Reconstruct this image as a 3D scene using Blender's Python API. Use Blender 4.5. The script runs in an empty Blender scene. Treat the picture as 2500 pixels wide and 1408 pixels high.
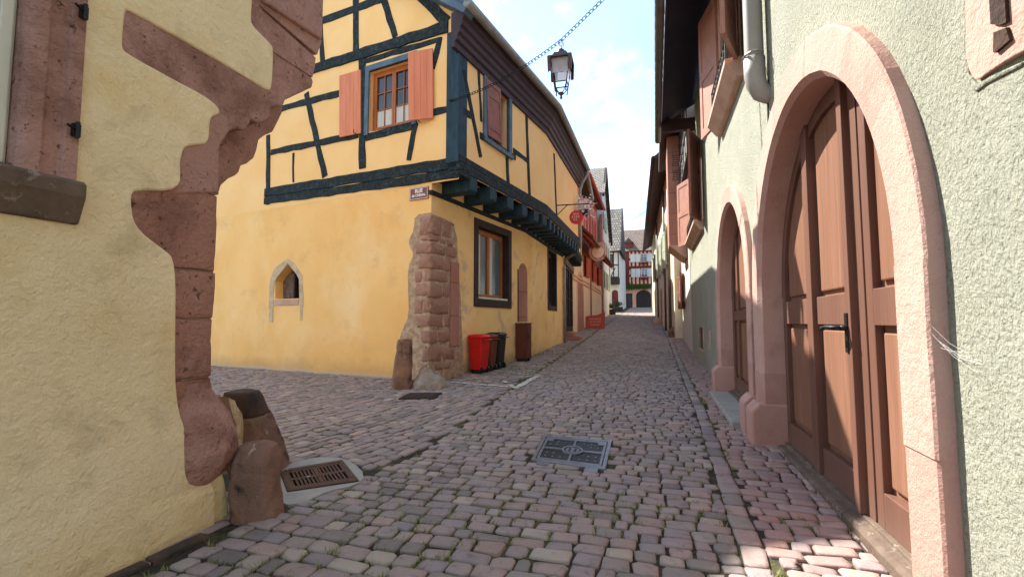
import bpy, bmesh, math, random
import numpy as np
from mathutils import Vector, Matrix, noise
from mathutils.geometry import tessellate_polygon
R = math.radians
random.seed(7); rng = np.random.default_rng(7)
K = 0.72                      # design units -> metres
FPX, PITCH, CH = 1150.0, R(4.0), 1.6
sc = bpy.context.scene
col = sc.collection

# ------------------------------------------------------------------ camera, sky, sun, exposure
cam = bpy.data.objects.new('camera', bpy.data.cameras.new('camera')); col.objects.link(cam)
cam.location = (0, 0, CH*K); cam.rotation_euler = (R(90)+PITCH, 0, 0)
cam.data.sensor_width = 36; cam.data.lens = FPX/2500*36; cam.data.clip_end = 2000; cam.data.clip_start = .02
sc.camera = cam
SUN_AZ, SUN_EL = -35.0, 48.4   # azimuth from +Y towards +X
w = bpy.data.worlds.new('World'); sc.world = w; w.use_nodes = True
nt = w.node_tree; nt.nodes.clear()
def wn(t, **kw):
    n = nt.nodes.new(t)
    for k, v in kw.items(): setattr(n, k, v)
    return n
out = wn('ShaderNodeOutputWorld'); bg = wn('ShaderNodeBackground'); bg.inputs[1].default_value = 0.148
sky = wn('ShaderNodeTexSky', sky_type='NISHITA', sun_disc=False)
sky.sun_elevation = R(SUN_EL); sky.sun_rotation = R(SUN_AZ); sky.air_density = 1.0; sky.dust_density = .15; sky.ozone_density = 1.5
tc = wn('ShaderNodeTexCoord'); mp = wn('ShaderNodeMapping'); mp.inputs['Scale'].default_value = (1, 1, 1.7); mp.inputs['Location'].default_value = (.9, .45, .1)
n1 = wn('ShaderNodeTexNoise'); n1.inputs['Scale'].default_value = 4.2; n1.inputs['Detail'].default_value = 9; n1.inputs['Roughness'].default_value = .62; n1.inputs['Distortion'].default_value = .35
cr = wn('ShaderNodeValToRGB'); cr.color_ramp.elements[0].position = .42; cr.color_ramp.elements[1].position = .58
n2 = wn('ShaderNodeTexNoise'); n2.inputs['Scale'].default_value = 4.5; n2.inputs['Detail'].default_value = 6
cr2 = wn('ShaderNodeValToRGB'); cr2.color_ramp.elements[0].color = (1.55, 2.15, 2.75, 1); cr2.color_ramp.elements[1].color = (5.6, 5.6, 5.6, 1)
cr2.color_ramp.elements[0].position = .47; cr2.color_ramp.elements[1].position = .66
mx = wn('ShaderNodeMix', data_type='RGBA')
L = nt.links.new
L(tc.outputs['Generated'], mp.inputs[0]); L(mp.outputs[0], n1.inputs[0]); L(mp.outputs[0], n2.inputs[0])
L(n1.outputs[0], cr.inputs[0]); L(n2.outputs[0], cr2.inputs[0])
L(cr.outputs[0], mx.inputs[0]); L(sky.outputs[0], mx.inputs[6]); L(cr2.outputs[0], mx.inputs[7])
L(mx.outputs[2], bg.inputs[0]); L(bg.outputs[0], out.inputs[0])
sun = bpy.data.objects.new('sun', bpy.data.lights.new('sun', 'SUN')); col.objects.link(sun)
sun.data.energy = 4.7; sun.data.angle = R(.5); sun.data.color = (1, .95, .86)
sv = Vector((math.sin(R(SUN_AZ))*math.cos(R(SUN_EL)), math.cos(R(SUN_AZ))*math.cos(R(SUN_EL)), math.sin(R(SUN_EL))))
sun.rotation_euler = sv.to_track_quat('Z', 'Y').to_euler(); sun.location = (0, 0, 30)
sc.view_settings.view_transform = 'Standard'; sc.view_settings.look = 'None'
sc.view_settings.exposure = 1.66; sc.view_settings.gamma = 1
sc.render.engine = 'CYCLES'; sc.cycles.max_bounces = 8; sc.cycles.diffuse_bounces = 5

# ------------------------------------------------------------------ geometry helpers
def ray(px, py):
    x = (px-1250)/FPX; y = (704-py)/FPX
    return (x, math.cos(PITCH)-y*math.sin(PITCH), math.sin(PITCH)+y*math.cos(PITCH))
_GZ = [(-80, 0), (4, 0), (10.4, .14), (17.6, .38), (28.8, .88), (44, 1.75), (77, 3.8), (400, 12)]
_gs = [p[0] for p in _GZ]; _gv = [p[1] for p in _GZ]
AX = R(17)
def S(x, y): return x*math.sin(AX)+y*math.cos(AX), x*math.cos(AX)-y*math.sin(AX)   # along the street, across it
def unS(s, a): return s*math.sin(AX)+a*math.cos(AX), s*math.cos(AX)-a*math.sin(AX)
def gzs(s): return float(np.interp(s, _gs, _gv))
def gz(x, y): return gzs(S(x, y)[0])
def ground(px, py):
    r = ray(px, py); t = .5
    while t < 300:
        x, y, z = r[0]*t, r[1]*t, CH+r[2]*t
        if z <= gz(x, y): return Vector((x, y, z))
        t += .01
class W:
    """a vertical wall plane: u runs along it away from the viewer, z up, e out towards the street"""
    def __init__(s, ox, oy, deg, side):
        a = R(deg); s.o = (ox, oy); s.d = (math.sin(a), math.cos(a))
        s.n = (-math.cos(a), math.sin(a)) if side == 'R' else (math.cos(a), -math.sin(a))
    def uz(s, px, py, e=0):
        r = ray(px, py); n = s.n
        t = ((s.o[0]+n[0]*e)*n[0]+(s.o[1]+n[1]*e)*n[1])/(r[0]*n[0]+r[1]*n[1])
        x, y, z = r[0]*t, r[1]*t, CH+r[2]*t
        return ((x-s.o[0])*s.d[0]+(y-s.o[1])*s.d[1], z)
    def P(s, u, z, e=0): return Vector((s.o[0]+s.d[0]*u+s.n[0]*e, s.o[1]+s.d[1]*u+s.n[1]*e, z))
    def poly(s, pts, e=0): return [s.uz(x, y, e) for x, y in pts]
    def r(s, x0, y0, x1, y1, e=0):
        xm, ym = (x0+x1)/2, (y0+y1)/2
        a, b = s.uz(x0, ym, e)[0], s.uz(x1, ym, e)[0]; c, d = s.uz(xm, y0, e)[1], s.uz(xm, y1, e)[1]
        return min(a, b), max(a, b), min(c, d), max(c, d)
    def gz(s, u, e=0):
        p = s.P(u, 0, e); return gz(p.x, p.y)

def child_of(o, parent):
    if parent is not None:
        o.parent = parent
        o.matrix_parent_inverse = inv_world(parent)
def world_of(o):
    m = o.matrix_basis
    return world_of(o.parent) @ o.matrix_parent_inverse @ m if o.parent else m
def inv_world(o): return world_of(o).inverted()

class MB:
    def __init__(s): s.v = []; s.f = []; s.uv = {}
    def add(s, pts, faces, uvs=None):
        b = len(s.v); s.v += [tuple(p) for p in pts]
        for f in faces:
            s.f.append([b+i for i in f])
            if uvs: s.uv[len(s.f)-1] = [uvs[i] for i in f]
        return s
    def quad(s, a, b, c, d, uvs=None): return s.add([a, b, c, d], [(0, 1, 2, 3)], uvs)
    def prism(s, A, B):
        n = len(A); fa = [tuple(range(n)), tuple(range(2*n-1, n-1, -1))]
        fa += [(i, (i+1) % n, n+(i+1) % n, n+i) for i in range(n)]
        return s.add(list(A)+list(B), fa)
    def wprism(s, Wl, uzs, e0, e1):
        return s.prism([Wl.P(u, z, e0) for u, z in uzs], [Wl.P(u, z, e1) for u, z in uzs])
    def wbox(s, Wl, u0, u1, z0, z1, e0, e1): return s.wprism(Wl, [(u0, z0), (u1, z0), (u1, z1), (u0, z1)], e0, e1)
    def beam(s, Wl, p, q, wd, e0, e1, jit=0):
        dx, dz = q[0]-p[0], q[1]-p[1]; l = math.hypot(dx, dz); nx, nz = -dz/l*wd/2, dx/l*wd/2
        if not jit: return s.wprism(Wl, [(p[0]+nx, p[1]+nz), (q[0]+nx, q[1]+nz), (q[0]-nx, q[1]-nz), (p[0]-nx, p[1]-nz)], e0, e1)
        k = max(2, int(l/.3)); top = []; bot = []
        for i in range(k+1):
            t = i/k; j1 = random.uniform(-jit, jit); j2 = random.uniform(-jit, jit)
            top.append((p[0]+dx*t+nx*(1+j1/wd*2), p[1]+dz*t+nz*(1+j1/wd*2))); bot.append((p[0]+dx*t-nx*(1+j2/wd*2), p[1]+dz*t-nz*(1+j2/wd*2)))
        return s.wprism(Wl, top+bot[::-1], e0, e1)
    def profile(s, Wl, ez, u0, u1, caps=True):
        A = [Wl.P(u0 if not callable(u0) else u0(e), z, e) for e, z in ez]; B = [Wl.P(u1 if not callable(u1) else u1(e), z, e) for e, z in ez]
        return s.prism(A, B)
    def sheet(s, Wl, outer, holes=(), e=0):
        loops = [[Vector((u, z, 0)) for u, z in outer]]+[[Vector((u, z, 0)) for u, z in h] for h in holes]
        tris = tessellate_polygon(loops); pts = [p for l in loops for p in l]
        return s.add([Wl.P(p.x, p.y, e) for p in pts], tris)
    def reveal(s, Wl, loop, e0, e1, closed=True):
        n = len(loop)
        for i in range(n if closed else n-1):
            a, b = loop[i], loop[(i+1) % n]
            s.quad(Wl.P(a[0], a[1], e0), Wl.P(b[0], b[1], e0), Wl.P(b[0], b[1], e1), Wl.P(a[0], a[1], e1))
        return s
    def tube(s, pts, r, seg=8, closed=False, cap=True):
        pts = [Vector(p) for p in pts]; n = len(pts); rings = []; b = len(s.v)
        for i, p in enumerate(pts):
            if closed: t = pts[(i+1) % n]-pts[i-1]
            else: t = pts[min(i+1, n-1)]-pts[max(i-1, 0)]
            t.normalize(); up = Vector((0, 0, 1)) if abs(t.z) < .9 else Vector((1, 0, 0))
            a = t.cross(up).normalized(); c = t.cross(a).normalized()
            rr = r[i] if isinstance(r, (list, tuple)) else r
            for k in range(seg):
                g = 2*math.pi*k/seg; s.v.append(tuple(p+a*(math.cos(g)*rr)+c*(math.sin(g)*rr)))
        for i in range(n if closed else n-1):
            for k in range(seg):
                j = (i+1) % n; s.f.append([b+i*seg+k, b+i*seg+(k+1) % seg, b+j*seg+(k+1) % seg, b+j*seg+k])
        if cap and not closed: s.f.append([b+k for k in range(seg)]); s.f.append([b+(n-1)*seg+k for k in range(seg-1, -1, -1)])
        return s
    def rings(s, rs, cap=True):
        n = len(rs[0]); b = len(s.v)
        for r_ in rs: s.v += [tuple(p) for p in r_]
        for i in range(len(rs)-1):
            for k in range(n): s.f.append([b+i*n+k, b+i*n+(k+1) % n, b+(i+1)*n+(k+1) % n, b+(i+1)*n+k])
        if cap: s.f.append([b+k for k in range(n)][::-1]); s.f.append([b+(len(rs)-1)*n+k for k in range(n)])
        return s
    def lathe(s, c, prof, seg=16):
        return s.rings([[Vector((c[0]+r_*math.cos(2*math.pi*k/seg), c[1]+r_*math.sin(2*math.pi*k/seg), c[2]+z)) for k in range(seg)] for r_, z in prof])
    def build(s, name, mat, parent=None, bevel=0, smooth=False, recalc=True, subdiv=0, rough=0, seg=2):
        me = bpy.data.meshes.new(name)
        me.from_pydata([(x*K, y*K, z*K) for x, y, z in s.v], [], s.f)
        if s.uv:
            ul = me.uv_layers.new(name='UVMap')
            for p in me.polygons:
                u = s.uv.get(p.index)
                if u:
                    for li, c in zip(p.loop_indices, u): ul.data[li].uv = c
        if recalc or subdiv:
            bm = bmesh.new(); bm.from_mesh(me)
            if subdiv: bmesh.ops.subdivide_edges(bm, edges=bm.edges[:], cuts=subdiv, use_grid_fill=True)
            bmesh.ops.recalc_face_normals(bm, faces=bm.faces)
            if rough:
                for v_ in bm.verts:
                    q = v_.co*6; d = noise.noise_vector(q)+noise.noise_vector(q*2.7)*.5
                    v_.co += d*rough*K
            bm.to_mesh(me); bm.free()
        if smooth: me.shade_smooth()
        me.materials.append(mat)
        o = bpy.data.objects.new(name, me); col.objects.link(o)
        if bevel:
            m = o.modifiers.new('bevel', 'BEVEL'); m.width = bevel*K; m.segments = seg; m.limit_method = 'ANGLE'; m.angle_limit = R(35)
        child_of(o, parent)
        return o
def tag(o, label=None, cat=None, group=None, kind=None):
    for k, v in (('label', label), ('category', cat), ('group', group), ('kind', kind)):
        if v: o[k] = v
    return o
def thing(name, label, cat, loc, group=None):
    o = bpy.data.objects.new(name, None); col.objects.link(o); o.location = (loc[0]*K, loc[1]*K, loc[2]*K); o.empty_display_size = .2
    return tag(o, label, cat, group)
def copy_thing(src, loc=None, rz=None, label=None):
    def cp(o, parent):
        c = o.copy(); col.objects.link(c)
        if parent: c.parent = parent
        for ch in [x for x in col.objects if x.parent == o]: cp(ch, c)
        return c
    c = cp(src, None)
    if loc: c.location = (loc[0]*K, loc[1]*K, loc[2]*K)
    if rz is not None: c.rotation_euler.z = rz
    if label: c['label'] = label
    return c

# ------------------------------------------------------------------ materials
def mat(name, c1, c2=None, scale=3.0, detail=6, rough=.85, bumps=((40, .3),), spots=None, metal=0, vec=(1, 1, 1), zdirt=None, island=None, spec=.3, coords='Object', lo=.35, hi=.65, extra=None):
    m = bpy.data.materials.new(name); m.use_nodes = True
    t = m.node_tree; bs = t.nodes['Principled BSDF']; Lk = t.links.new
    def nd(ty, **kw):
        n = t.nodes.new(ty)
        for k, v in kw.items(): setattr(n, k, v)
        return n
    tcn = nd('ShaderNodeTexCoord'); mpn = nd('ShaderNodeMapping'); mpn.inputs['Scale'].default_value = vec
    Lk(tcn.outputs[coords], mpn.inputs[0])
    def noi(sc_, de=6, ro=.55, di=0):
        n = nd('ShaderNodeTexNoise'); n.inputs['Scale'].default_value = sc_; n.inputs['Detail'].default_value = de; n.inputs['Roughness'].default_value = ro; n.inputs['Distortion'].default_value = di
        Lk(mpn.outputs[0], n.inputs[0]); return n.outputs[0]
    def ramp(fac, p0, p1, a=(0, 0, 0, 1), b=(1, 1, 1, 1)):
        r_ = nd('ShaderNodeValToRGB'); r_.color_ramp.elements[0].position = p0; r_.color_ramp.elements[1].position = p1
        r_.color_ramp.elements[0].color = a; r_.color_ramp.elements[1].color = b; Lk(fac, r_.inputs[0]); return r_.outputs[0]
    def mixc(f, a, b, mode='MIX'):
        x = nd('ShaderNodeMix', data_type='RGBA', blend_type=mode)
        for s_, v in ((0, f), (6, a), (7, b)):
            if hasattr(v, 'links'): Lk(v, x.inputs[s_])
            elif s_ == 0: x.inputs[0].default_value = v
            else: x.inputs[s_].default_value = (*v, 1)
        return x.outputs[2]
    c2 = c2 or tuple(x*.8 for x in c1)
    c = mixc(ramp(noi(scale, detail), lo, hi), c1, c2)
    if island:
        g = nd('ShaderNodeNewGeometry'); r_ = nd('ShaderNodeValToRGB'); els = r_.color_ramp.elements
        while len(els) < len(island): els.new(.5)
        for i, q in enumerate(island): els[i].position = i/(len(island)-1); els[i].color = (*q, 1)
        Lk(g.outputs['Random Per Island'], r_.inputs[0]); c = mixc(.30, r_.outputs[0], c)
    for sp in (spots or ()):
        cc, ss, p0, p1, amt = sp
        f = ramp(noi(ss, 8, .65, .3), p0, p1)
        if amt < 1:
            mu = nd('ShaderNodeMath', operation='MULTIPLY'); Lk(f, mu.inputs[0]); mu.inputs[1].default_value = amt; f = mu.outputs[0]
        c = mixc(f, c, cc)
    if zdirt:    # splash and damp stains with a ragged upper edge
        for (cc, zt, fall, wob, amt) in zdirt:
            sx = nd('ShaderNodeSeparateXYZ'); Lk(tcn.outputs['Object'], sx.inputs[0])
            a1 = nd('ShaderNodeMath', operation='MULTIPLY_ADD'); Lk(noi(2.2, 7, .6, .4), a1.inputs[0]); a1.inputs[1].default_value = wob; Lk(sx.outputs[2], a1.inputs[2])
            mr = nd('ShaderNodeMapRange'); Lk(a1.outputs[0], mr.inputs[0]); mr.inputs[1].default_value = zt+wob*.5; mr.inputs[2].default_value = zt+wob*.5-fall; mr.inputs[3].default_value = 0; mr.inputs[4].default_value = amt
            c = mixc(mr.outputs[0], c, cc)
    if extra: c = extra(nd, Lk, tcn, mixc, noi, ramp, c)
    Lk(c, bs.inputs['Base Color'])
    bs.inputs['Roughness'].default_value = rough; bs.inputs['Metallic'].default_value = metal; bs.inputs['Specular IOR Level'].default_value = spec
    prev = None
    for bspec in bumps:
        b = nd('ShaderNodeBump'); b.inputs['Strength'].default_value = bspec[1]; b.inputs['Distance'].default_value = bspec[2] if len(bspec) > 2 else .02
        Lk(noi(bspec[0], 5, .6, bspec[3] if len(bspec) > 3 else 0), b.inputs['Height'])
        if prev: Lk(prev, b.inputs['Normal'])
        prev = b.outputs[0]
    if prev: Lk(prev, bs.inputs['Normal'])
    return m
def stripes(scale, axis_vec, dark=.55, width=.08):
    """plank or board joints: thin darker lines every 1/scale metres along axis_vec"""
    def f(nd, Lk, tcn, mixc, noi, ramp, c):
        d = nd('ShaderNodeVectorMath', operation='DOT_PRODUCT'); Lk(tcn.outputs['Object'], d.inputs[0]); d.inputs[1].default_value = axis_vec
        m1 = nd('ShaderNodeMath', operation='MULTIPLY'); Lk(d.outputs['Value'], m1.inputs[0]); m1.inputs[1].default_value = scale
        fr = nd('ShaderNodeMath', operation='FRACT'); Lk(m1.outputs[0], fr.inputs[0])
        lt = nd('ShaderNodeMath', operation='LESS_THAN'); Lk(fr.outputs[0], lt.inputs[0]); lt.inputs[1].default_value = width
        mu = nd('ShaderNodeMath', operation='MULTIPLY'); Lk(lt.outputs[0], mu.inputs[0]); mu.inputs[1].default_value = dark
        return mixc(mu.outputs[0], c, (.01, .008, .006))
    return f
def tiles(c_a, c_b, c_m, uscale=1.0):
    def f(nd, Lk, tcn, mixc, noi, ramp, c):
        b = nd('ShaderNodeTexBrick'); b.inputs['Color1'].default_value = (*c_a, 1); b.inputs['Color2'].default_value = (*c_b, 1); b.inputs['Mortar'].default_value = (*c_m, 1)
        b.inputs['Scale'].default_value = uscale; b.inputs['Mortar Size'].default_value = .05; b.inputs['Brick Width'].default_value = .35; b.inputs['Row Height'].default_value = .42
        Lk(tcn.outputs['UV'], b.inputs[0]); return mixc(.85, c, b.outputs[0])
    return f
def glass_mat(name, tint=(.02, .025, .03), rough=.05):
    m = bpy.data.materials.new(name); m.use_nodes = True; b = m.node_tree.nodes['Principled BSDF']
    b.inputs['Base Color'].default_value = (*tint, 1); b.inputs['Roughness'].default_value = rough; b.inputs['Specular IOR Level'].default_value = .8
    return m

M = {}
M['plaster_left'] = mat('plaster_left', (.86, .715, .46), (.78, .635, .385), 1.6, rough=.92, bumps=((7, .35, .05), (30, .55, .02, .4), (110, .4, .008)),
    spots=[((.46, .36, .20), 3.4, .54, .72, .6), ((.66, .45, .15), 1.0, .52, .70, .6), ((.30, .24, .14), 8, .66, .76, .5), ((.84, .74, .52), 5.5, .55, .7, .4), ((.2, .15, .09), 26, .72, .78, .55)], zdirt=[((.60, .40, .12), .30, .5, .35, .6), ((.20, .14, .09), .03, .12, .14, .8)])
M['plaster_t'] = mat('plaster_timber_house', (.92, .565, .22), (.86, .485, .16), .8, rough=.9, bumps=((7, .15, .03), (60, .2, .006)),
    spots=[((.93, .68, .36), .6, .48, .7, .7), ((.68, .40, .17), 1.7, .55, .74, .65), ((.40, .26, .14), 9, .66, .76, .45)], zdirt=[((.76, .40, .10), 1.0, 1.5, .8, .75), ((.38, .22, .10), .46, .5, .5, .85), ((.55, .44, .32), .22, .10, .16, .9), ((.10, .075, .055), .15, .06, .08, .8)])
M['plaster_t_low'] = mat('plaster_timber_house_street_side', (.90, .61, .265), (.83, .52, .20), 1.3, rough=.9, bumps=((7, .15, .03), (60, .25, .006)),
    spots=[((.93, .70, .38), .7, .48, .7, .6), ((.46, .36, .27), 2.3, .57, .63, .6), ((.24, .17, .12), 7, .66, .72, .6)], zdirt=[((.60, .38, .16), .75, .6, .6, .5), ((.26, .19, .13), .42, .25, .4, .7)])
M['plaster_t_up'] = mat('plaster_infill_panels', (.93, .60, .265), (.90, .54, .21), 1.5, rough=.9, bumps=((8, .12, .02), (70, .15, .005)))
M['plaster_green'] = mat('plaster_green', (.435, .44, .355), (.385, .39, .31), 2.0, rough=.93, bumps=((52, 1.0, .034, .25), (120, .8, .012, .2), (7, .25, .04)),
    spots=[((.13, .13, .095), 52, .56, .66, .6), ((.44, .45, .34), 1.3, .5, .7, .5), ((.33, .33, .24), .8, .52, .66, .5)], zdirt=[((.30, .28, .22), .35, .6, .5, .6), ((.16, .14, .11), .12, .2, .25, .6)])  # first spots darken the stucco pits to stand in for their shadow
M['plaster_green_far'] = M['plaster_green']
M['sandstone'] = mat('sandstone', (.43, .23, .175), (.30, .145, .11), 5, rough=.92, island=[(.40, .205, .165), (.48, .28, .235), (.34, .17, .14), (.43, .21, .155)], bumps=((12, .6, .04), (42, .9, .022), (130, .5, .006)),
    spots=[((.19, .085, .062), 2.6, .48, .64, .7), ((.50, .31, .26), 5.5, .56, .70, .5), ((.07, .032, .024), 24, .60, .66, .85), ((.62, .47, .38), 38, .68, .73, .8)])
M['sandstone_dark'] = mat('sandstone_weathered', (.27, .155, .11), (.16, .09, .065), 3.5, rough=.9, bumps=((8, .6, .05), (30, .6, .02), (100, .4, .006)),
    spots=[((.33, .155, .075), 4, .52, .68, .6), ((.022, .017, .014), 3.4, .54, .64, .9), ((.50, .40, .30), 11, .64, .70, .7), ((.20, .17, .10), 2.2, .58, .70, .6)])
M['stone_cap'] = mat('stone_blackened', (.045, .035, .03), (.12, .065, .045), 5, rough=.85, bumps=((9, .6, .05), (40, .5, .02)), spots=[((.5, .42, .34), 12, .70, .74, .8)])
M['arch_stone'] = mat('arch_stone_pink', (.48, .285, .24), (.41, .225, .185), 2.4, rough=.92, bumps=((60, .6, .012, .8), (20, .3, .02), (140, .3, .004)),
    island=[(.50, .27, .215), (.56, .345, .285), (.45, .235, .19), (.54, .30, .24)], spots=[((.60, .42, .34), 1.4, .5, .7, .5), ((.26, .125, .095), 25, .64, .72, .55), ((.36, .20, .15), 3.5, .56, .68, .45)], zdirt=[((.42, .20, .15), .55, .6, .4, .7)])
M['rubble_block'] = mat('rubble_block', (.33, .155, .11), (.43, .235, .17), 5, rough=.92, bumps=((10, .7, .04), (45, .6, .015)), island=[(.34, .17, .12), (.28, .115, .07), (.40, .24, .17), (.24, .11, .08), (.36, .19, .13)],
    spots=[((.12, .055, .04), 10, .56, .68, .65), ((.55, .40, .30), 14, .60, .70, .6)])
M['mortar'] = mat('lime_mortar', (.56, .40, .27), (.36, .235, .155), 11, rough=.95, bumps=((14, .9, .04), (60, .6, .012)), spots=[((.16, .10, .07), 18, .6, .68, .7)])
M['lime_edge'] = mat('pale_lime_filler', (.62, .50, .33), (.5, .38, .24), 9, rough=.95, bumps=((14, .9, .04), (60, .6, .012)))
M['timber'] = mat('timber_blue_black', (.020, .032, .036), (.007, .011, .013), 16, rough=.8, bumps=((22, 1.0, .03), (90, .8, .010)), spots=[((.040, .068, .074), 9, .52, .64, .7), ((.004, .005, .006), 24, .58, .66, .7), ((.10, .10, .09), 48, .68, .74, .5)])
M['timber_blue'] = mat('timber_blue', (.022, .060, .085), (.012, .034, .05), 8, rough=.7, bumps=((20, .8, .02), (90, .6, .008)), vec=(1, 1, .35), spots=[((.01, .02, .03), 14, .56, .66, .7)])
M['trim_blue'] = mat('trim_blue_grey', (.10, .15, .20), (.06, .10, .14), 5, rough=.6, bumps=((50, .2),))
M['cornice'] = mat('eaves_boards_brown', (.055, .030, .034), (.038, .022, .026), 3, rough=.6, bumps=((40, .3, .01),))
M['soffit_navy'] = mat('soffit_dark_boards', (.022, .020, .045), (.014, .013, .030), 2.5, rough=.6, bumps=((30, .2, .01),), extra=stripes(7, (math.sin(R(16.9)), math.cos(R(16.9)), 0), .4, .06))
M['zinc'] = mat('zinc', (.30, .29, .27), (.22, .215, .20), 6, rough=.5, metal=.55, bumps=((30, .08, .01),))
M['zinc_dark'] = mat('weathered_zinc', (.17, .155, .14), (.12, .11, .10), 6, rough=.5, metal=.4, bumps=((30, .08, .01),))
M['pipe_grey'] = mat('painted_pipe', (.33, .30, .27), (.28, .255, .23), 4, rough=.5, bumps=((30, .08, .01),))
M['shutter_orange'] = mat('shutter_orange', (.72, .245, .125), (.62, .19, .09), 7, rough=.6, vec=(1, 1, .12), bumps=((40, .3, .006),), spots=[((.78, .36, .22), 9, .58, .72, .5), ((.45, .13, .07), 14, .66, .76, .4)])
M['shutter_groove'] = mat('shutter_groove', (.56, .175, .09), None, 4, rough=.8, bumps=())
M['shutter_brown'] = mat('shutter_red_brown', (.30, .115, .085), (.23, .085, .065), 5, rough=.6, bumps=((40, .2, .006),))
M['shutter_sunlit'] = mat('shutter_sunlit_pink', (.46, .235, .175), (.38, .18, .135), 5, rough=.6, bumps=((40, .2, .006),))  # lighter copy of the brown shutter, with sunlit brightness put into its colour
M['window_wood'] = mat('window_wood_orange', (.42, .13, .03), (.32, .09, .02), 6, rough=.45, vec=(1, 1, .3), bumps=((60, .15, .004),))
M['frame_dark'] = mat('window_surround_dark_brown', (.045, .028, .026), (.030, .019, .018), 6, rough=.7, bumps=((40, .3, .01),))
M['frame_white'] = mat('window_paint_white', (.66, .66, .58), (.56, .56, .49), 5, rough=.55, bumps=((50, .12, .004),))
M['gate_paint'] = mat('gate_paint_brown', (.18, .085, .057), (.13, .06, .041), 4, rough=.5, vec=(1, 1, .05), bumps=((60, .5, .006), (14, .2, .01)), spots=[((.27, .14, .10), 16, .58, .72, .45), ((.09, .036, .026), 8, .56, .72, .5)], zdirt=[((.16, .10, .075), .30, .25, .25, .55)])
M['gate_panel'] = mat('gate_panel_brown', (.25, .12, .073), (.18, .085, .053), 9, rough=.5, vec=(1, 1, .045), bumps=((60, .5, .005),), spots=[((.34, .175, .115), 14, .54, .72, .5), ((.13, .055, .036), 20, .58, .74, .45)], zdirt=[((.17, .10, .07), .32, .3, .25, .5)])
M['old_wood'] = mat('weathered_wood', (.16, .115, .085), (.09, .06, .045), 8, rough=.85, bumps=((40, .5, .012),), spots=[((.34, .29, .23), 16, .56, .66, .6)])
M['iron'] = mat('wrought_iron', (.035, .03, .03), (.02, .018, .018), 12, rough=.5, metal=.7, bumps=((50, .3, .006),))
M['rusty_iron'] = mat('cast_iron_rust_brown', (.105, .062, .052), (.07, .042, .036), 14, rough=.6, metal=.45, bumps=((70, .3, .004),))
M['cast_dark'] = mat('cast_iron_dark', (.048, .049, .054), (.030, .031, .035), 10, rough=.55, metal=.5, bumps=((60, .4, .004),))
M['cast_bright'] = mat('cast_iron_polished', (.25, .255, .275), (.17, .175, .19), 12, rough=.42, metal=.6, bumps=((60, .2, .003),))
M['concrete'] = mat('concrete', (.36, .345, .31), (.29, .275, .245), 6, rough=.95, bumps=((60, .4, .008),), spots=[((.12, .11, .09), 22, .66, .74, .5)])
M['boulder'] = mat('boulder_stone', (.34, .27, .21), (.24, .18, .14), 4, rough=.9, bumps=((9, .6, .05), (40, .5, .015)), spots=[((.30, .29, .30), 3, .5, .62, .7), ((.12, .08, .06), 7, .62, .72, .6)])
M['socket_shade'] = mat('socket_shade_brown', (.060, .028, .016), (.03, .015, .01), 9, rough=.95, bumps=((30, .6, .02),))  # dark brown puts the shade of a hollow into the colour
M['copper'] = mat('lantern_copper_brown', (.11, .065, .057), (.07, .043, .04), 8, rough=.45, metal=.6, bumps=((40, .15, .004),))
M['lamp_roof'] = mat('lantern_roof_slate', (.06, .07, .10), (.04, .045, .065), 8, rough=.4, metal=.5, bumps=((40, .15, .004),))
M['glass'] = glass_mat('window_glass')
M['curtain'] = mat('curtain', (.62, .62, .58), (.5, .5, .47), 30, rough=.9, vec=(1, 1, .05), bumps=((30, .3, .01),))
M['glass_lace'] = mat('lace_curtain_behind_glass', (.13, .20, .22), (.05, .08, .09), 60, rough=.2, spec=.6, bumps=())
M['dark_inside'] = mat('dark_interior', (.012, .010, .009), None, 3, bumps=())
M['red_plastic'] = mat('red_plastic', (.62, .016, .010), (.50, .012, .008), 4, rough=.4, bumps=((30, .06, .006),))
M['black_plastic'] = mat('black_plastic', (.022, .019, .018), (.014, .012, .012), 5, rough=.45, bumps=((30, .08, .006),))
M['brown_plastic'] = mat('brown_plastic', (.16, .045, .022), (.11, .030, .016), 4, rough=.5, bumps=((30, .08, .006),))
M['cabinet_brown'] = mat('cabinet_brown_paint', (.13, .040, .020), (.095, .028, .014), 3, rough=.6, bumps=((40, .1, .006),))
M['sign_plate'] = mat('sign_enamel_brown', (.22, .055, .040), (.19, .045, .033), 5, rough=.35, bumps=((20, .05, .004),))
M['sign_white'] = mat('sign_enamel_white', (.78, .76, .70), (.7, .68, .62), 20, rough=.4, bumps=())
M['tile_dark'] = mat('roof_tiles_brown', (.20, .145, .115), (.13, .095, .08), 1.6, rough=.9, bumps=((18, .4, .03),), extra=tiles((.24, .17, .13), (.15, .105, .085), (.06, .045, .04)), spots=[((.32, .28, .22), 2.0, .56, .7, .4)])
M['tile_red'] = mat('roof_tiles_red', (.36, .10, .05), (.24, .07, .04), 1.8, rough=.85, bumps=((18, .4, .03),), extra=tiles((.40, .11, .055), (.24, .065, .04), (.09, .03, .02)))
M['tile_grey'] = mat('roof_tiles_pale', (.36, .31, .25), (.22, .18, .15), 2.2, rough=.9, bumps=((18, .4, .03),), extra=tiles((.46, .41, .34), (.28, .22, .18), (.10, .08, .07)))
M['pink_plaster'] = mat('plaster_salmon', (.80, .44, .30), (.74, .38, .25), 1.5, rough=.9, bumps=((50, .2, .006),), zdirt=[((.60, .33, .22), 1.1, .8, .5, .5)])
M['pink_pale'] = mat('plaster_pale_peach', (.86, .62, .47), (.78, .54, .40), 1.5, rough=.9, bumps=((50, .2, .006),))
M['red_board'] = mat('red_boards', (.66, .17, .09), (.55, .13, .07), 2, rough=.7, bumps=((40, .2, .006),), extra=stripes(5.0, (0, 0, 1), .5, .08))
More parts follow.
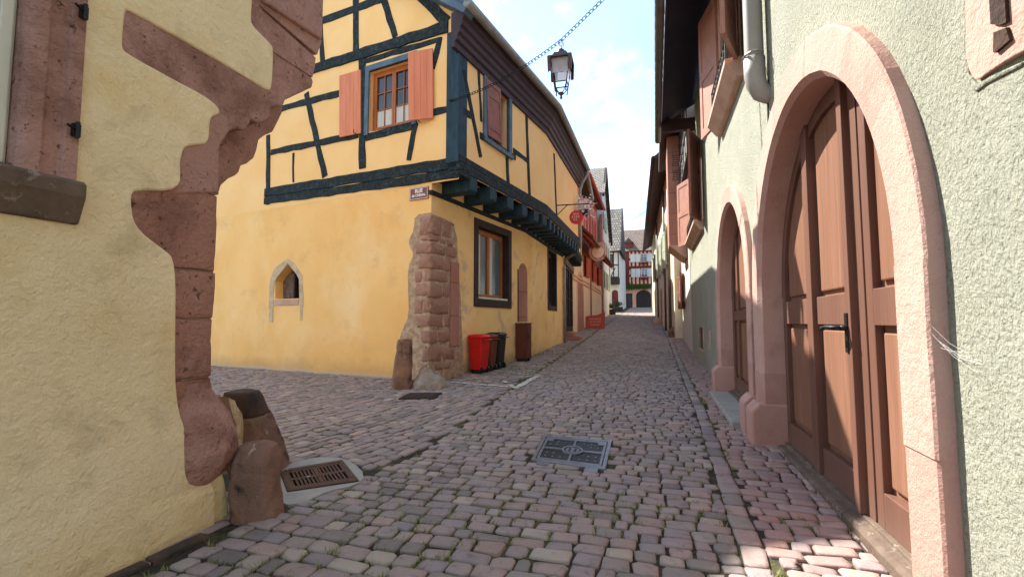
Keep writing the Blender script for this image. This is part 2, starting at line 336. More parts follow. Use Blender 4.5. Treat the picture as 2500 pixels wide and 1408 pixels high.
M['red_paint'] = mat('red_paint', (.50, .09, .05), (.40, .065, .04), 3, rough=.6, bumps=((40, .2, .006),))
M['cream'] = mat('plaster_cream', (.78, .68, .50), (.70, .60, .43), 1.4, rough=.9, bumps=((40, .25, .008),), spots=[((.60, .48, .34), 1.6, .6, .75, .5)])
M['white_plaster'] = mat('plaster_white', (.62, .585, .53), (.54, .505, .455), 1.6, rough=.9, bumps=((40, .2, .008),))
M['white_shutter'] = mat('shutter_white', (.60, .585, .56), (.54, .525, .50), 3, rough=.6, bumps=((30, .1, .006),))
M['pale_shutter'] = mat('shutter_greenish_grey', (.46, .50, .38), (.38, .42, .31), 3, rough=.6, bumps=((30, .1, .006),))
M['timber_red'] = mat('timber_oxblood', (.15, .026, .020), (.09, .018, .014), 5, rough=.7, bumps=((30, .4, .01),))
M['timber_dark'] = mat('timber_black_brown', (.035, .024, .022), (.02, .015, .014), 5, rough=.7, bumps=((30, .4, .01),))
M['pier_stone'] = mat('sandstone_pier', (.42, .20, .15), (.34, .15, .11), 2, rough=.9, bumps=((40, .3, .01),), extra=stripes(1.6, (0, 0, 1), .45, .03))
M['sill_stone'] = mat('sill_stone_pink', (.56, .36, .28), (.46, .28, .21), 5, rough=.9, bumps=((50, .4, .01),))
M['leaf'] = mat('leaves', (.07, .14, .025), (.035, .075, .015), 12, rough=.6, bumps=(), island=[(.05, .10, .02), (.11, .20, .03), (.035, .07, .015), (.16, .24, .04)])
M['leaf_dark'] = mat('leaves_dark', (.03, .05, .018), (.018, .03, .012), 12, rough=.6, bumps=(), island=[(.03, .05, .02), (.045, .07, .02), (.02, .03, .012)])
M['grass'] = mat('grass_blades', (.13, .17, .035), (.20, .20, .06), 6, rough=.7, bumps=(), island=[(.10, .16, .03), (.22, .23, .06), (.28, .25, .10), (.08, .13, .025)])
M['bloom_red'] = mat('red_geraniums', (.50, .03, .04), (.35, .02, .03), 30, rough=.6, bumps=())
M['bloom_white'] = mat('white_blossom', (.80, .76, .74), (.7, .66, .64), 30, rough=.6, bumps=())
M['cobble'] = mat('cobblestone', (.30, .245, .215), (.18, .148, .132), 9, rough=.72, bumps=((22, .5, .012), (90, .4, .004)),
    island=[(.25, .205, .21), (.34, .255, .24), (.20, .17, .185), (.38, .27, .235), (.25, .215, .235), (.30, .21, .18), (.22, .195, .21), (.42, .35, .29), (.12, .105, .11), (.27, .23, .20), (.155, .135, .13)], spots=[((.08, .06, .055), 12, .56, .70, .6), ((.36, .30, .27), 42, .60, .70, .4), ((.13, .125, .06), 2.2, .60, .72, .35)], spec=.35)
M['cobble_pink'] = mat('cobblestone_reddish', (.30, .21, .185), (.21, .145, .13), 8, rough=.72, bumps=((22, .5, .012), (90, .4, .004)),
    island=[(.30, .20, .185), (.37, .24, .205), (.25, .18, .175), (.41, .28, .235), (.30, .24, .235), (.36, .20, .165)], spots=[((.10, .065, .055), 11, .60, .74, .5)], spec=.35)
M['joint'] = mat('joint_soil', (.046, .035, .027), (.026, .020, .016), 14, rough=1, bumps=((40, .6, .02),), spots=[((.10, .115, .035), 3.0, .50, .62, .85), ((.14, .115, .08), 35, .62, .72, .5)])
M['gravel'] = mat('ground_sheet', (.14, .11, .095), (.10, .08, .07), 4, rough=1, bumps=((30, .5, .02),))
M['road_paint'] = mat('worn_white_road_paint', (.60, .58, .52), (.36, .31, .28), 14, rough=.8, bumps=((50, .3, .006),), lo=.45, hi=.62)
M['hill_sand'] = M['gravel']

# ------------------------------------------------------------------ wall planes
a_ = R(16.9)
RW = W(math.cos(a_)*1.33, -math.sin(a_)*1.33, 16.9, 'R')      # green house, right
LW = W(-2.40, 3.83, 18.5, 'L')                                # near house, left
TS = W(-2.0, 11.5, 26.4, 'L'); TF = W(-2.0, 11.5, 26.4-90, 'R'); TF.n = (-TS.d[0], -TS.d[1])
T2 = W(-2.0+TS.d[0]*5.5, 11.5+TS.d[1]*5.5, 17.4, 'L')
p_ = T2.P(6.75, 0); T3 = W(p_.x, p_.y, 12.5, 'L')
PH = W(3.66, 28.4, 16.4, 'L')
RC = W(*RW.P(22, 0).xy, 14.7, 'R')

# ------------------------------------------------------------------ ground, cobbles
g = MB(); ss = [-80, -20, 4, 10.4, 17.6, 28.8, 44, 77, 400]; aa = [-300, -60, -14, 0, 14, 60, 300]
for i in range(len(ss)-1):
    for j in range(len(aa)-1):
        q = []
        for s_, a in ((ss[i], aa[j]), (ss[i], aa[j+1]), (ss[i+1], aa[j+1]), (ss[i+1], aa[j])):
            x, y = unS(s_, a); q.append((x, y, gzs(s_)-.020))
        g.quad(*q)
tag(g.build('ground', M['joint'], recalc=False), kind='structure')

DR = [ground(*p) for p in ((683, 1152), (835, 1126), (876, 1176), (702, 1203))]
MH = [ground(*p) for p in ((1328, 1062), (1494, 1076), (1478, 1148), (1296, 1124))]
def inside(px, py, poly):
    r = np.zeros(px.shape, bool); n = len(poly)
    for i in range(n):
        x1, y1 = poly[i][0], poly[i][1]; x2, y2 = poly[(i+1) % n][0], poly[(i+1) % n][1]
        c = ((y1 > py) != (y2 > py)) & (px < (x2-x1)*(py-y1)/((y2-y1) or 1e-9)+x1); r ^= c
    return r
def grow(poly, k):
    cx = sum(p[0] for p in poly)/len(poly); cy = sum(p[1] for p in poly)/len(poly)
    return [(p[0]+(p[0]-cx)*k, p[1]+(p[1]-cy)*k) for p in poly]
conc = [ground(*p) for p in ((672, 1148), (720, 1128), (770, 1117), (820, 1115), (862, 1128), (893, 1162), (872, 1184), (800, 1200), (745, 1226), (690, 1236), (668, 1200))]
LWb = [LW.P(-8, 0, .03), LW.P(0, 0, .03), LW.P(.3, 0, -.5), LW.P(.3, 0, -20), LW.P(-8, 0, -20)]
TB = [TF.P(30, 0, -.02), TS.P(0, 0, 0), TS.P(5.5, 0, 0), T2.P(6.75, 0, 0), T3.P(5.6, 0, 0), PH.P(20, 0, 0), PH.P(60, 0, 0), PH.P(60, 0, -40), TF.P(40, 0, -30)]
TB = [(p.x, p.y) for p in TB]
def stones(rows_frame, s0, s1, a0, a1, rd, sw, keep, jit=.012, joint=.010, lims=None, wob=.02, seed=1):
    """rows of stones across a strip: frame maps (s,a)->(x,y); returns centres, half sizes, directions"""
    r_ = np.random.default_rng(seed); out = []
    s = s0
    while s < s1:
        d = rd*r_.uniform(.82, 1.2); a = a0-r_.uniform(0, sw)
        while a < a1:
            wdt = sw*r_.choice([.62, .8, .95, 1.1, 1.3, 1.5], p=[.1, .2, .27, .22, .14, .07])*r_.uniform(.93, 1.07)
            out.append((s+d/2+wob*math.sin(a*1.7+s*.6)+r_.uniform(-.012, .012), a+wdt/2, d/2-joint/2-r_.uniform(0, .007), wdt/2-joint/2-r_.uniform(0, .007)))
            a += wdt
        s += d
    A = np.array(out)
    if lims:
        lo_ = np.maximum(A[:, 1]-A[:, 3], lims[0](A[:, 0])+.006); hi_ = np.minimum(A[:, 1]+A[:, 3], lims[1](A[:, 0])-.006); A[:, 1] = (lo_+hi_)/2; A[:, 3] = (hi_-lo_)/2; A = A[A[:, 3] > .035]
    x, y, dx, dy = rows_frame(A[:, 0], A[:, 1])
    ok = keep(x, y)
    return x[ok], y[ok], A[ok, 2], A[ok, 3], np.full(ok.sum(), dx), np.full(ok.sum(), dy)
def fS(s, a): return s*math.sin(AX)+a*math.cos(AX), s*math.cos(AX)-a*math.sin(AX), math.sin(AX), math.cos(AX)
def build_stones(name, sets, m, lod=2, seed=3):
    r_ = np.random.default_rng(seed)
    x, y, hs, ha, dx, dy = [np.concatenate([q[i] for q in sets]) for i in range(6)]
    n = len(x); sgn = np.array([(-1, -1), (1, -1), (1, 1), (-1, 1)])
    cut = np.minimum(np.minimum(hs, ha)*.34, .028)*r_.uniform(.55, 1.2, n)
    O = np.zeros((n, 8, 2))
    k = 0
    for (i, (sa, sb)) in enumerate(((-1, -1), (1, -1), (1, 1), (-1, 1))):
        pa = np.stack([sa*(hs), sb*(ha-cut)], 1); pb = np.stack([sa*(hs-cut), sb*ha], 1)
        first, second = ((pa, pb) if i in (1, 3) else (pb, pa))
        if i == 0: first, second = pa, pb
        if i == 0: O[:, 0], O[:, 1] = pa, pb
        if i == 1: O[:, 2], O[:, 3] = pb, pa
        if i == 2: O[:, 4], O[:, 5] = pa, pb
        if i == 3: O[:, 6], O[:, 7] = pb, pa
    # order (along s, across a): walk -s,-a -> -a side ...
    O += r_.uniform(-1, 1, O.shape)*.0085
    rot = r_.normal(0, .045, n); c, s_ = np.cos(rot), np.sin(rot)
    O = np.stack([O[..., 0]*c[:, None]-O[..., 1]*s_[:, None], O[..., 0]*s_[:, None]+O[..., 1]*c[:, None]], -1)
    z0 = r_.normal(0, .0045, n); tx, ty = r_.normal(0, .026, n), r_.normal(0, .026, n)
    lev = [(1.02, -.075), (1.0, -.010), (.965, -.001), (.62, .001)] if lod == 2 else [(1.02, -.06), (1.0, -.016), (.86, 0)]
    rings = []
    for f, z in lev:
        P = O*f if f > .95 else O*f
        rings.append(np.concatenate([P, np.full((n, 8, 1), z)], -1))
    V = np.concatenate(rings+[np.concatenate([np.zeros((n, 1, 2)), np.full((n, 1, 1), lev[-1][1]+.003)], -1)], 1)
    V[..., 2] += np.where(V[..., 2] > -.05, z0[:, None]+V[..., 0]*tx[:, None]+V[..., 1]*ty[:, None], 0)
    X = x[:, None]+V[..., 0]*dx[:, None]+V[..., 1]*dy[:, None]; Y = y[:, None]+V[..., 0]*dy[:, None]-V[..., 1]*dx[:, None]
    Z = V[..., 2]+np.interp(X*math.sin(AX)+Y*math.cos(AX), _gs, _gv)
    co = np.stack([X, Y, Z], -1).reshape(-1, 3)*K
    nr = len(lev); nv = nr*8+1; F = []
    for r0 in range(nr-1):
        for q in range(8): F.append((r0*8+q, r0*8+(q+1) % 8, (r0+1)*8+(q+1) % 8, (r0+1)*8+q))
    T = [((nr-1)*8+q, (nr-1)*8+(q+1) % 8, nr*8) for q in range(8)]
    F = np.array(F); T = np.array(T); base = (np.arange(n)*nv)
    quads = (F[None]+base[:, None, None]).reshape(-1, 4); tris = (T[None]+base[:, None, None]).reshape(-1, 3)
    me = bpy.data.meshes.new(name); me.vertices.add(len(co)); me.vertices.foreach_set('co', co.ravel())
    nl = quads.size+tris.size; me.loops.add(nl); me.loops.foreach_set('vertex_index', np.concatenate([quads.ravel(), tris.ravel()]))
    st = np.concatenate([np.arange(len(quads))*4, quads.size+np.arange(len(tris))*3]); me.polygons.add(len(st)); me.polygons.foreach_set('loop_start', st)
    me.polygons.foreach_set('use_smooth', np.ones(len(st), bool)); me.update(calc_edges=True); me.validate(); me.materials.append(m)
    bm = bmesh.new(); bm.from_mesh(me); bmesh.ops.recalc_face_normals(bm, faces=bm.faces); bm.to_mesh(me); bm.free()
    o = bpy.data.objects.new(name, me); col.objects.link(o); return tag(o, kind='structure')
cg = grow(conc, .02); mg = grow(MH, .03); dg = grow(DR, .02)
def free(x, y): return ~inside(x, y, cg) & ~inside(x, y, mg) & ~inside(x, y, LWb) & ~inside(x, y, TB)
def a_left(s): return np.interp(s, [0, 3.2, 5.2, 10, 30, 80], [-3.15, -3.15, -2.75, -3.06, -3.65, -3.9])
def a_right(s): return np.interp(s, [0, 3.75, 8.7, 26, 40, 80], [.50, .52, .60, .56, .3, -.6])
def sa(x, y): return x*math.sin(AX)+y*math.cos(AX), x*math.cos(AX)-y*math.sin(AX)
def k_main(x, y):
    s, a = sa(x, y); return free(x, y) & (a > a_left(s)) & (a < a_right(s))
def k_right(x, y):
    s, a = sa(x, y); return (a > a_right(s)+.15) & (a < 1.75)
def k_left(x, y):
    s, a = sa(x, y); return free(x, y) & (a < a_left(s)-.085) & (s > 10.6)
side_dir = (TF.d[0], TF.d[1])
def fSide(s, a):   # s runs along the side street, a across it
    x = -2.0+side_dir[0]*s+TF.n[0]*a; y = 11.5+side_dir[1]*s+TF.n[1]*a; return x, y, side_dir[0], side_dir[1]
def k_side(x, y):
    s, a = sa(x, y); return free(x, y) & (a < a_left(s)-.05) & ((s <= 10.6) | (x < -2.6)) & (s > 4.25)
def k_corner(x, y):
    s, a = sa(x, y); return free(x, y) & (a < a_left(s)-.09) & (s <= 4.25)
main = stones(fS, 1.2, 24, -7, 1.4, .152, .195, k_main, seed=11, lims=(a_left, a_right))
far = stones(fS, 24, 84, -5, 2, .20, .24, k_main, seed=12, lims=(a_left, a_right))
build_stones('cobbled_road', [main], M['cobble'], 2)
build_stones('cobbled_road_far', [far], M['cobble'], 1)
rstrip = stones(fS, 1.2, 45, .3, 1.75, .150, .205, k_right, seed=13, lims=(lambda s: a_right(s)+.175, lambda s: s*0+9))
def fG(off, right=True):
    def f(s, a):
        base = a_right(s) if right else a_left(s)
        return (*fS(s, base+off+a)[:2], math.sin(AX), math.cos(AX))
    return f
gl_ = []; s_g = 1.2
while s_g < 40:
    l_g = float(rng.uniform(.2, .36)); x_, y_ = unS(s_g+l_g/2, float(a_right(s_g))+.09); gl_.append((x_, y_, l_g/2-.009, .082)); s_g += l_g
gl_ = np.array(gl_); gut = (gl_[:, 0], gl_[:, 1], gl_[:, 2], gl_[:, 3], np.full(len(gl_), math.sin(AX)), np.full(len(gl_), math.cos(AX)))
build_stones('cobbled_pavement', [rstrip], M['cobble_pink'], 2)
build_stones('gutter_stones', [gut], M['cobble'], 2)
lst = stones(fS, 10, 60, -9, -2.6, .158, .205, k_left, seed=15)
sd = stones(fSide, -4, 26, -1, 8, .155, .20, k_side, seed=16)
ck = stones(lambda s, a: (LW.o[0]+LW.d[0]*s+LW.n[0]*a, LW.o[1]+LW.d[1]*s+LW.n[1]*a, LW.d[0], LW.d[1]), -3.5, 2.2, -.5, 1.6, .27, .27, k_corner, seed=17)
build_stones('cobbled_side_street', [lst, sd], M['cobble'], 2)
build_stones('cobbled_corner', [ck], M['cobble'], 2)

# grass and moss in the joints
gm = MB(); r2 = random.Random(5)
def tuft(x, y, h, n):
    z = gz(x, y)-.02
    for _ in range(n):
        a = r2.uniform(0, 6.28); l = h*r2.uniform(.5, 1.2); ox, oy = r2.uniform(-.025, .025), r2.uniform(-.025, .025)
        tx, ty = math.cos(a)*l*.7, math.sin(a)*l*.7; px, py = -math.sin(a)*.006, math.cos(a)*.006
        gm.add([(x+ox-px, y+oy-py, z), (x+ox+px, y+oy+py, z), (x+ox+tx, y+oy+ty, z+l)], [(0, 1, 2)])
def joint_tufts(st, prob, h, lim, clump):
    x, y, hs, ha, dx, dy = st
    for i in range(len(x)):
        s, a = S(x[i], y[i])
        if not lim(s, a): continue
        nz = noise.noise(Vector((x[i]*1.1, y[i]*1.1, 3.3)))
        if nz < clump: continue
        for _ in range(4):
            if r2.random() < prob:
                e = r2.choice(((hs[i]+.012, r2.uniform(-1, 1)*ha[i]), (r2.uniform(-1, 1)*hs[i], ha[i]+.012)))
                tuft(x[i]+e[0]*dx[i]+e[1]*dy[i], y[i]+e[0]*dy[i]-e[1]*dx[i], h, 7)
joint_tufts(main, .6, .045, lambda s, a: s < 4.6, -.2)
joint_tufts(main, .35, .035, lambda s, a: 4.6 <= s < 7.5, .05)
joint_tufts(rstrip, .3, .05, lambda s, a: s < 6, .1)
joint_tufts(ck, .25, .04, lambda s, a: True, .0)
joint_tufts(lst, .7, .05, lambda s, a: 10.6 < s < 22 and a > float(a_left(s))-1.1, -.05)
for _ in range(700):
    s = r2.uniform(9.8, 40); a = float(a_left(s))+r2.gauss(0, .05); x, y = unS(s, a)
    if noise.noise(Vector((s*.7, 0, 1))) > -.25: tuft(x, y, .05, 5)
for _ in range(160):
    s = r2.uniform(2.5, 12); a = float(a_right(s))+.19+r2.gauss(0, .02); x, y = unS(s, a)
    if noise.noise(Vector((s*1.1, 4, 1))) > .1: tuft(x, y, .055, 7)
tag(gm.build('grass', M['grass'], recalc=False), kind='stuff')

# worn white parking lines painted on the paving
rp = MB()
def paint(p, q, wd, gap):
    P, Q = ground(*p), ground(*q); d = (Q-P); l = d.length; d.normalize(); n = Vector((-d.y, d.x, 0)); t = 0
    while t < l:
        e = min(l, t+r2.uniform(.12, .30))
        if r2.random() > gap:
            pts = []
            for q_, s_ in ((t, -1), (e, -1), (e, 1), (t, 1)):
                v = P+d*q_+n*(s_*wd/2*r2.uniform(.75, 1.1)); pts.append((v.x, v.y, gz(v.x, v.y)+.019))
            rp.quad(*pts)
        t = e+r2.uniform(.012, .04)
paint((1100, 934), (1256, 946), .11, .04); paint((1258, 949), (1312, 919), .16, .0); paint((1205, 905), (1305, 917), .07, .15)
paint((1220, 922), (1300, 920), .08, .15); paint((1230, 931), (1252, 944), .10, .1); paint((1120, 930), (1165, 924), .07, .35)
tag(rp.build('road_marking', M['road_paint'], recalc=False), kind='structure')

# ================================================================== near house on the left
lh = thing('plastered_house', 'pale yellow plastered house with bare sandstone corner, nearest on the left', 'house', tuple(LW.P(-1.5, 0, -.5)))
trace = [(560, 1290), (552, 1207), (540, 1151), (520, 1145), (490, 1141), (480, 1123), (463, 1072), (435, 1020), (425, 949), (425, 850), (427, 637), (397, 611), (352, 579), (323, 544),
         (315, 496), (318, 467), (339, 459), (437, 461), (437, 400), (435, 416), (438, 384), (448, 354), (474, 349), (501, 349), (509, 333), (509, 294), (518, 278), (538, 275), (525, 256),
         (493, 234), (432, 202), (307, 134), (296, 118), (294, 96), (302, 22), (312, 18), (384, 58), (480, 112), (608, 189), (656, 219), (662, 211), (666, 122), (662, 110), (614, 64), (610, 42), (614, 0)]
tr = LW.poly(trace)
tr[0] = (tr[0][0], -.15)
winh = [(-2.3, 2.42), (-1.02, 2.42), (-1.02, 5.2), (-2.3, 5.2)]
tr = [(u+(.006*noise.noise(Vector((i*3.1, 0, 0)))), z) for i, (u, z) in enumerate(tr)]
outer = [(-4.5, -.15)]+tr+[(tr[-1][0], 9), (-4.5, 9)]
# densify the traced edge and soften it
def smooth_loop(pts, it=2):
    for _ in range(it):
        q = [pts[0]]
        for a, b in zip(pts, pts[1:]):
            q += [(a[0]*.75+b[0]*.25, a[1]*.75+b[1]*.25), (a[0]*.25+b[0]*.75, a[1]*.25+b[1]*.75)]
        pts = q+[pts[-1]]
    return pts
edge = smooth_loop(tr, 2)
pl = MB(); pl.sheet(LW, [(-4.5, -.15)]+edge+[(edge[-1][0], 9), (-4.5, 9)], [winh], 0)
ein = edge
b = len(pl.v)
n_e = len(ein)
for (off, e) in ((0, 0), (.012, -.006), (.018, -.02), (.018, -.07)):     # rounded lip where the plaster stops at the stone
    for i, (u, z) in enumerate(ein):
        a = ein[max(i-1, 0)]; c = ein[min(i+1, n_e-1)]; dx, dz = c[0]-a[0], c[1]-a[1]; l = math.hypot(dx, dz) or 1
        pl.v.append(tuple(LW.P(u+dz/l*off, z-dx/l*off, e)))
for k in range(3):
    for i in range(n_e-1): pl.f.append([b+k*n_e+i, b+k*n_e+i+1, b+(k+1)*n_e+i+1, b+(k+1)*n_e+i])
# outward flare of the render at the foot
fl = MB()
us = [-4.5+.15*i for i in range(30)]; us = [u for u in us if u < -.10]+[-.09]
zs = [-.1, .02, .1, .18, .26, .329, .331, .40, .5, .62, .78, .95, 1.1]; fe = [.12, .10, .088, .076, .064, .055, .054, .045, .033, .021, .011, .004, -.003]
ue = sorted([(z, u) for u, z in tr[1:10]])
def uedge(z): return .03 if z < .33 else float(np.interp(z, [p[0] for p in ue], [p[1] for p in ue]))-.02
for i in range(len(us)-1):
    for k in range(len(zs)-1):
        q = []
        for (ii, kk) in ((i, k), (i+1, k), (i+1, k+1), (i, k+1)):
            f_ = ii/(len(us)-1); uu = -4.5+(uedge(zs[kk])+4.5)*f_
            wv = noise.noise(Vector((uu*1.7, zs[kk]*2, 1)))*.012*(1 if kk < 10 else 0)
            fd = 1-.9*max(0, (uu+.75)/.66) if zs[kk] > .30 else 1-.55*max(0, (uu+.75)/.66)
            q.append(LW.P(uu, zs[kk], max(fe[kk]*fd+wv*fd, .0005 if kk < 11 else -.004)))
        fl.quad(*q)
for k in range(5): fl.quad(LW.P(.01, zs[k], fe[k]*.3), LW.P(.01, zs[k+1], fe[k+1]*.3), LW.P(.01, zs[k+1], -.9), LW.P(.01, zs[k], -.9))
pl.v_n = len(pl.v); off = len(pl.v); pl.v += fl.v; pl.f += [[i+off for i in f] for f in fl.f]
pl.build('wall', M['plaster_left'], lh, recalc=False)
kb = MB()
for i in range(9):
    kb.wbox(LW, -3.9+i*.42, -3.9+i*.42+.405, -.1, .015+.012*random.random(), .10, .19+.02*random.random())
kb.build('kerb_footing', M['stone_cap'], lh, bevel=.02)
# bare stone: corner pilaster, belly stone, corbels
for z0_, z1_ in ((.95, 1.155), (1.165, 1.615), (1.625, 1.995), (2.005, 2.635), (2.645, 2.80)):
    st = MB(); de = random.uniform(-.006, .004); st.wbox(LW, -.80, random.uniform(-.012, .004), z0_, z1_, -.020+de, -.9); st.build('corner_stone', M['sandstone'], lh, subdiv=7, rough=.010, smooth=True, bevel=.012)
for z, u0, u1 in ((2.0, -.42, -.03), (1.62, -.42, -.03), (2.64, -.28, -.03), (1.16, -.42, -.03)):
    joints = MB(); joints.beam(LW, (u0, z+random.uniform(-.01, .01)), (u1, z), .012, -.03, -.0185); joints.build('mortar_joint', M['sandstone_dark'], lh)
bl = MB(); rs = []
for z, ex in ((1.12, 0), (1.05, .015), (.95, .075), (.84, .14), (.70, .185), (.57, .20), (.46, .175), (.38, .12), (.325, .05), (.305, -.03)):
    rs.append([LW.P(-.62, z, -.06), LW.P(-.30, z, -.04), LW.P(-.17, z, -.02+ex*.30), LW.P(-.05+ex*.5, z, -.02+ex*.62), LW.P(.01+ex*1.05, z, -.04+ex*.40), LW.P(.0+ex*1.35, z, -.25), LW.P(0, z, -.9), LW.P(-.62, z, -.9)])
bl.rings(rs); bl.build('belly_stone', M['sandstone'], lh, bevel=.02, smooth=True, subdiv=1, rough=.006)
lf = MB(); fp = [LW.P(*LW.uz(px, py, -.12), -.12) for px, py in ((556, 968), (574, 974), (588, 1010), (596, 1095), (585, 1118), (560, 1150), (550, 1110), (570, 1092), (573, 1040), (564, 1000))]
fb = [p+Vector((LW.n[0]*-.25, LW.n[1]*-.25, 0)) for p in fp]
lf.prism(fp, fb); lf.build('lime_filler', M['lime_edge'], lh, subdiv=2, rough=.02)
def lprism(px, e0, e1, name, m=None, bev=.018, ex=()):
    mb = MB(); mb.wprism(LW, LW.poly(px, e0)+list(ex), e0, e1); return mb.build(name, m or M['sandstone'], lh, bevel=bev)
lprism([(430, 475), (535, 470), (537, 358), (560, 322), (575, 315), (600, 318), (611, 303), (613, 282), (540, 262), (500, 300), (430, 340)], -.015, -.5, 'corbel')
lprism([(290, 10), (656, 214), (700, 236), (694, 256), (680, 262), (664, 262), (659, 286), (650, 299), (630, 301), (614, 292), (545, 274), (280, 140)], -.012, -.8, 'corbel_band', bev=.022)
lprism([(655, 222), (694, 246), (762, 214), (766, 200), (762, 190), (660, 95)], -.018, -.8, 'corbel')
lprism([(600, -10), (605, 62), (660, 112), (664, 122), (660, 122), (763, 189), (769, 165), (771, 141), (640, 24), (635, -10)], -.006, -.8, 'corbel_band')
lprism([(632, -10), (634, 12), (640, 18), (775, 134), (787, 99), (650, -10)], .012, -.8, 'corbel_moulding', bev=.006)
tpz = LW.uz(788, 99, .05)
mb = MB(); pq = LW.poly([(640, 1), (788, 98)], .05); mb.wprism(LW, [pq[0], pq[1], (pq[1][0], 9), (pq[0][0], 9)], .05, -.8); mb.build('oriel_wall', M['sandstone'], lh, bevel=.02)
lprism([(530, 476), (534, 471), (540, 452), (558, 436), (575, 428), (583, 421), (589, 402), (600, 360), (611, 305), (610, 290), (530, 290)], -.20, -.8, 'corbel', bev=.012)
lprism([(575, 405), (590, 404), (605, 399), (621, 386), (628, 367), (633, 342), (649, 330), (667, 322), (677, 303), (690, 276), (693, 250), (600, 270), (570, 330)], -.42, -1.15, 'corbel', bev=.02)
mb = MB(); mb.wbox(LW, -1.0, .0, 2.79, 9, -.06, -.9); mb.wbox(LW, -4.5, -.81, -.15, 2.79, -.35, -.9)
mb.wbox(LW, .03, 1.05, 4.75, 9, -.06, -3.0); mb.wbox(LW, -4.5, -.02, -.1, 9, -1.0, -6)
mb.build('rear_wall', M['plaster_left'], lh)
# window with stone surround
def jamb_profile():
    j = MB(); ez = [(-1.285, -.16), (-1.285, -.02), (-1.255, .012), (-1.19, .018), (-1.17, .0), (-1.10, .0), (-1.085, .03), (-1.012, .03), (-1.005, -.02), (-1.005, -.16)]
    A = [LW.P(u, 2.45, e) for u, e in ez]; B = [LW.P(u, 5.4, e) for u, e in ez]; j.prism(A, B); return j
wj = jamb_profile().build('window', M['sandstone'], lh, bevel=.006)
wj['label'] = 'window with pink sandstone jamb and dark sill'
sl = MB(); ez = [(-.1, 2.50), (.06, 2.46), (.085, 2.44), (.085, 2.36), (.03, 2.20), (-.05, 2.19)]
sl.profile(LW, ez, -3.2, -.985); sl.build('sill', M['old_wood'], wj, bevel=.008)
fw = MB(); fw.wbox(LW, -1.43, -1.285, 2.5, 5.3, -.20, -.10); fw.wbox(LW, -1.36, -1.30, 2.5, 5.3, -.10, -.085); fw.wbox(LW, -2.4, -1.43, 2.5, 2.62, -.2, -.11)
fw.wbox(LW, -2.4, -1.43, 3.24, 3.28, -.19, -.14)
fw.build('frame', M['frame_white'], wj, bevel=.008)
gp = MB(); gp.wbox(LW, -2.5, -1.43, 2.6, 5.3, -.18, -.17); gp.build('pane', M['glass'], wj)
for z in (LW.uz(185, 30)[1], LW.uz(178, 322)[1]):
    h = MB(); h.wbox(LW, -1.06, -1.02, z-.04, z+.04, .02, .055); h.tube([LW.P(-1.04, z-.05, .06), LW.P(-1.04, z+.05, .06)], .012, 6); h.tube([LW.P(-1.04, z, .05), LW.P(-1.10, z+.012, .075)], .008, 6)
    h.build('hinge_pin', M['iron'], wj)

# ------------------------------------------------------------------ guard stones
def rock(name, label, cat, levels, m, cap=None, seed=0, amp=.02, group=None, nside=14):
    """levels: (cx, cy, z, rx, ry, power) rings from the foot up"""
    r_ = random.Random(seed); rs = []
    for (cx, cy, z, rx, ry) in levels:
        ring = []
        for k in range(nside):
            t = 2*math.pi*k/nside; c, s_ = math.cos(t), math.sin(t); q = (abs(c)**3+abs(s_)**3)**(-1/3)
            ring.append(Vector((cx+rx*c*q, cy+ry*s_*q, z)))
        rs.append(ring)
    root = thing(name, label, cat, (levels[0][0], levels[0][1], levels[0][2]), group)
    mb = MB(); k = len(rs) if cap is None else cap+1
    mb.rings(rs[:k]); mb.build('stone_body', m, root, smooth=True, subdiv=3, rough=amp*1.35)
    if cap is not None:
        mb = MB(); mb.rings(rs[cap:]); mb.build('stone_top', M['stone_cap'], root, smooth=True, subdiv=2, rough=amp*.7)
    return root
rock('guard_stone', 'short squat guard stone at the yellow house corner, next to the drain', 'guard stone',
     [(-2.13, 4.06, -.1, .205, .19), (-2.14, 4.06, .08, .19, .18), (-2.15, 4.07, .3, .18, .17), (-2.16, 4.08, .46, .17, .16), (-2.17, 4.10, .55, .145, .135), (-2.18, 4.11, .59, .08, .07)], M['sandstone_dark'], seed=2, amp=.018)
rock('guard_stone', 'taller guard stone with a blackened top leaning behind the squat one', 'guard stone',
     [(-2.74, 5.28, -.1, .28, .32), (-2.76, 5.26, .12, .26, .30), (-2.83, 5.24, .4, .225, .27), (-2.87, 5.2, .60, .19, .24), (-2.88, 5.17, .68, .18, .22), (-2.89, 5.15, .78, .18, .2), (-2.9, 5.14, .85, .15, .17), (-2.9, 5.14, .875, .07, .08)], M['sandstone_dark'], cap=3, seed=4, amp=.02)
p = ground(978, 950); z0 = p.z
rock('guard_stone', 'upright tapered sandstone slab against the corner of the timber house', 'guard stone',
     [(p.x, p.y+.12, z0-.1, .235, .16), (p.x+.01, p.y+.14, z0+.3, .215, .15), (p.x+.025, p.y+.2, z0+.75, .19, .13), (p.x+.03, p.y+.22, z0+1.02, .17, .12), (p.x+.03, p.y+.22, z0+1.08, .15, .1)], M['sandstone_dark'], seed=6, amp=.02)
p = ground(1048, 948); z0 = p.z
rock('boulder', 'grey rounded boulder at the foot of the rubble corner', 'boulder',
     [(p.x, p.y+.15, z0-.1, .40, .26), (p.x, p.y+.15, z0+.1, .37, .25), (p.x-.03, p.y+.16, z0+.26, .27, .2), (p.x-.06, p.y+.18, z0+.38, .15, .12), (p.x-.07, p.y+.18, z0+.42, .06, .05)], M['boulder'], seed=8, amp=.05)
p = ground(1010, 944); z0 = p.z
rock('small_rock', 'small pinkish rock between the upright slab and the boulder', 'rock',
     [(p.x, p.y+.1, z0-.06, .11, .1), (p.x, p.y+.1, z0+.07, .10, .09), (p.x, p.y+.1, z0+.15, .05, .05)], M['rubble_block'], seed=9, amp=.02, nside=10)

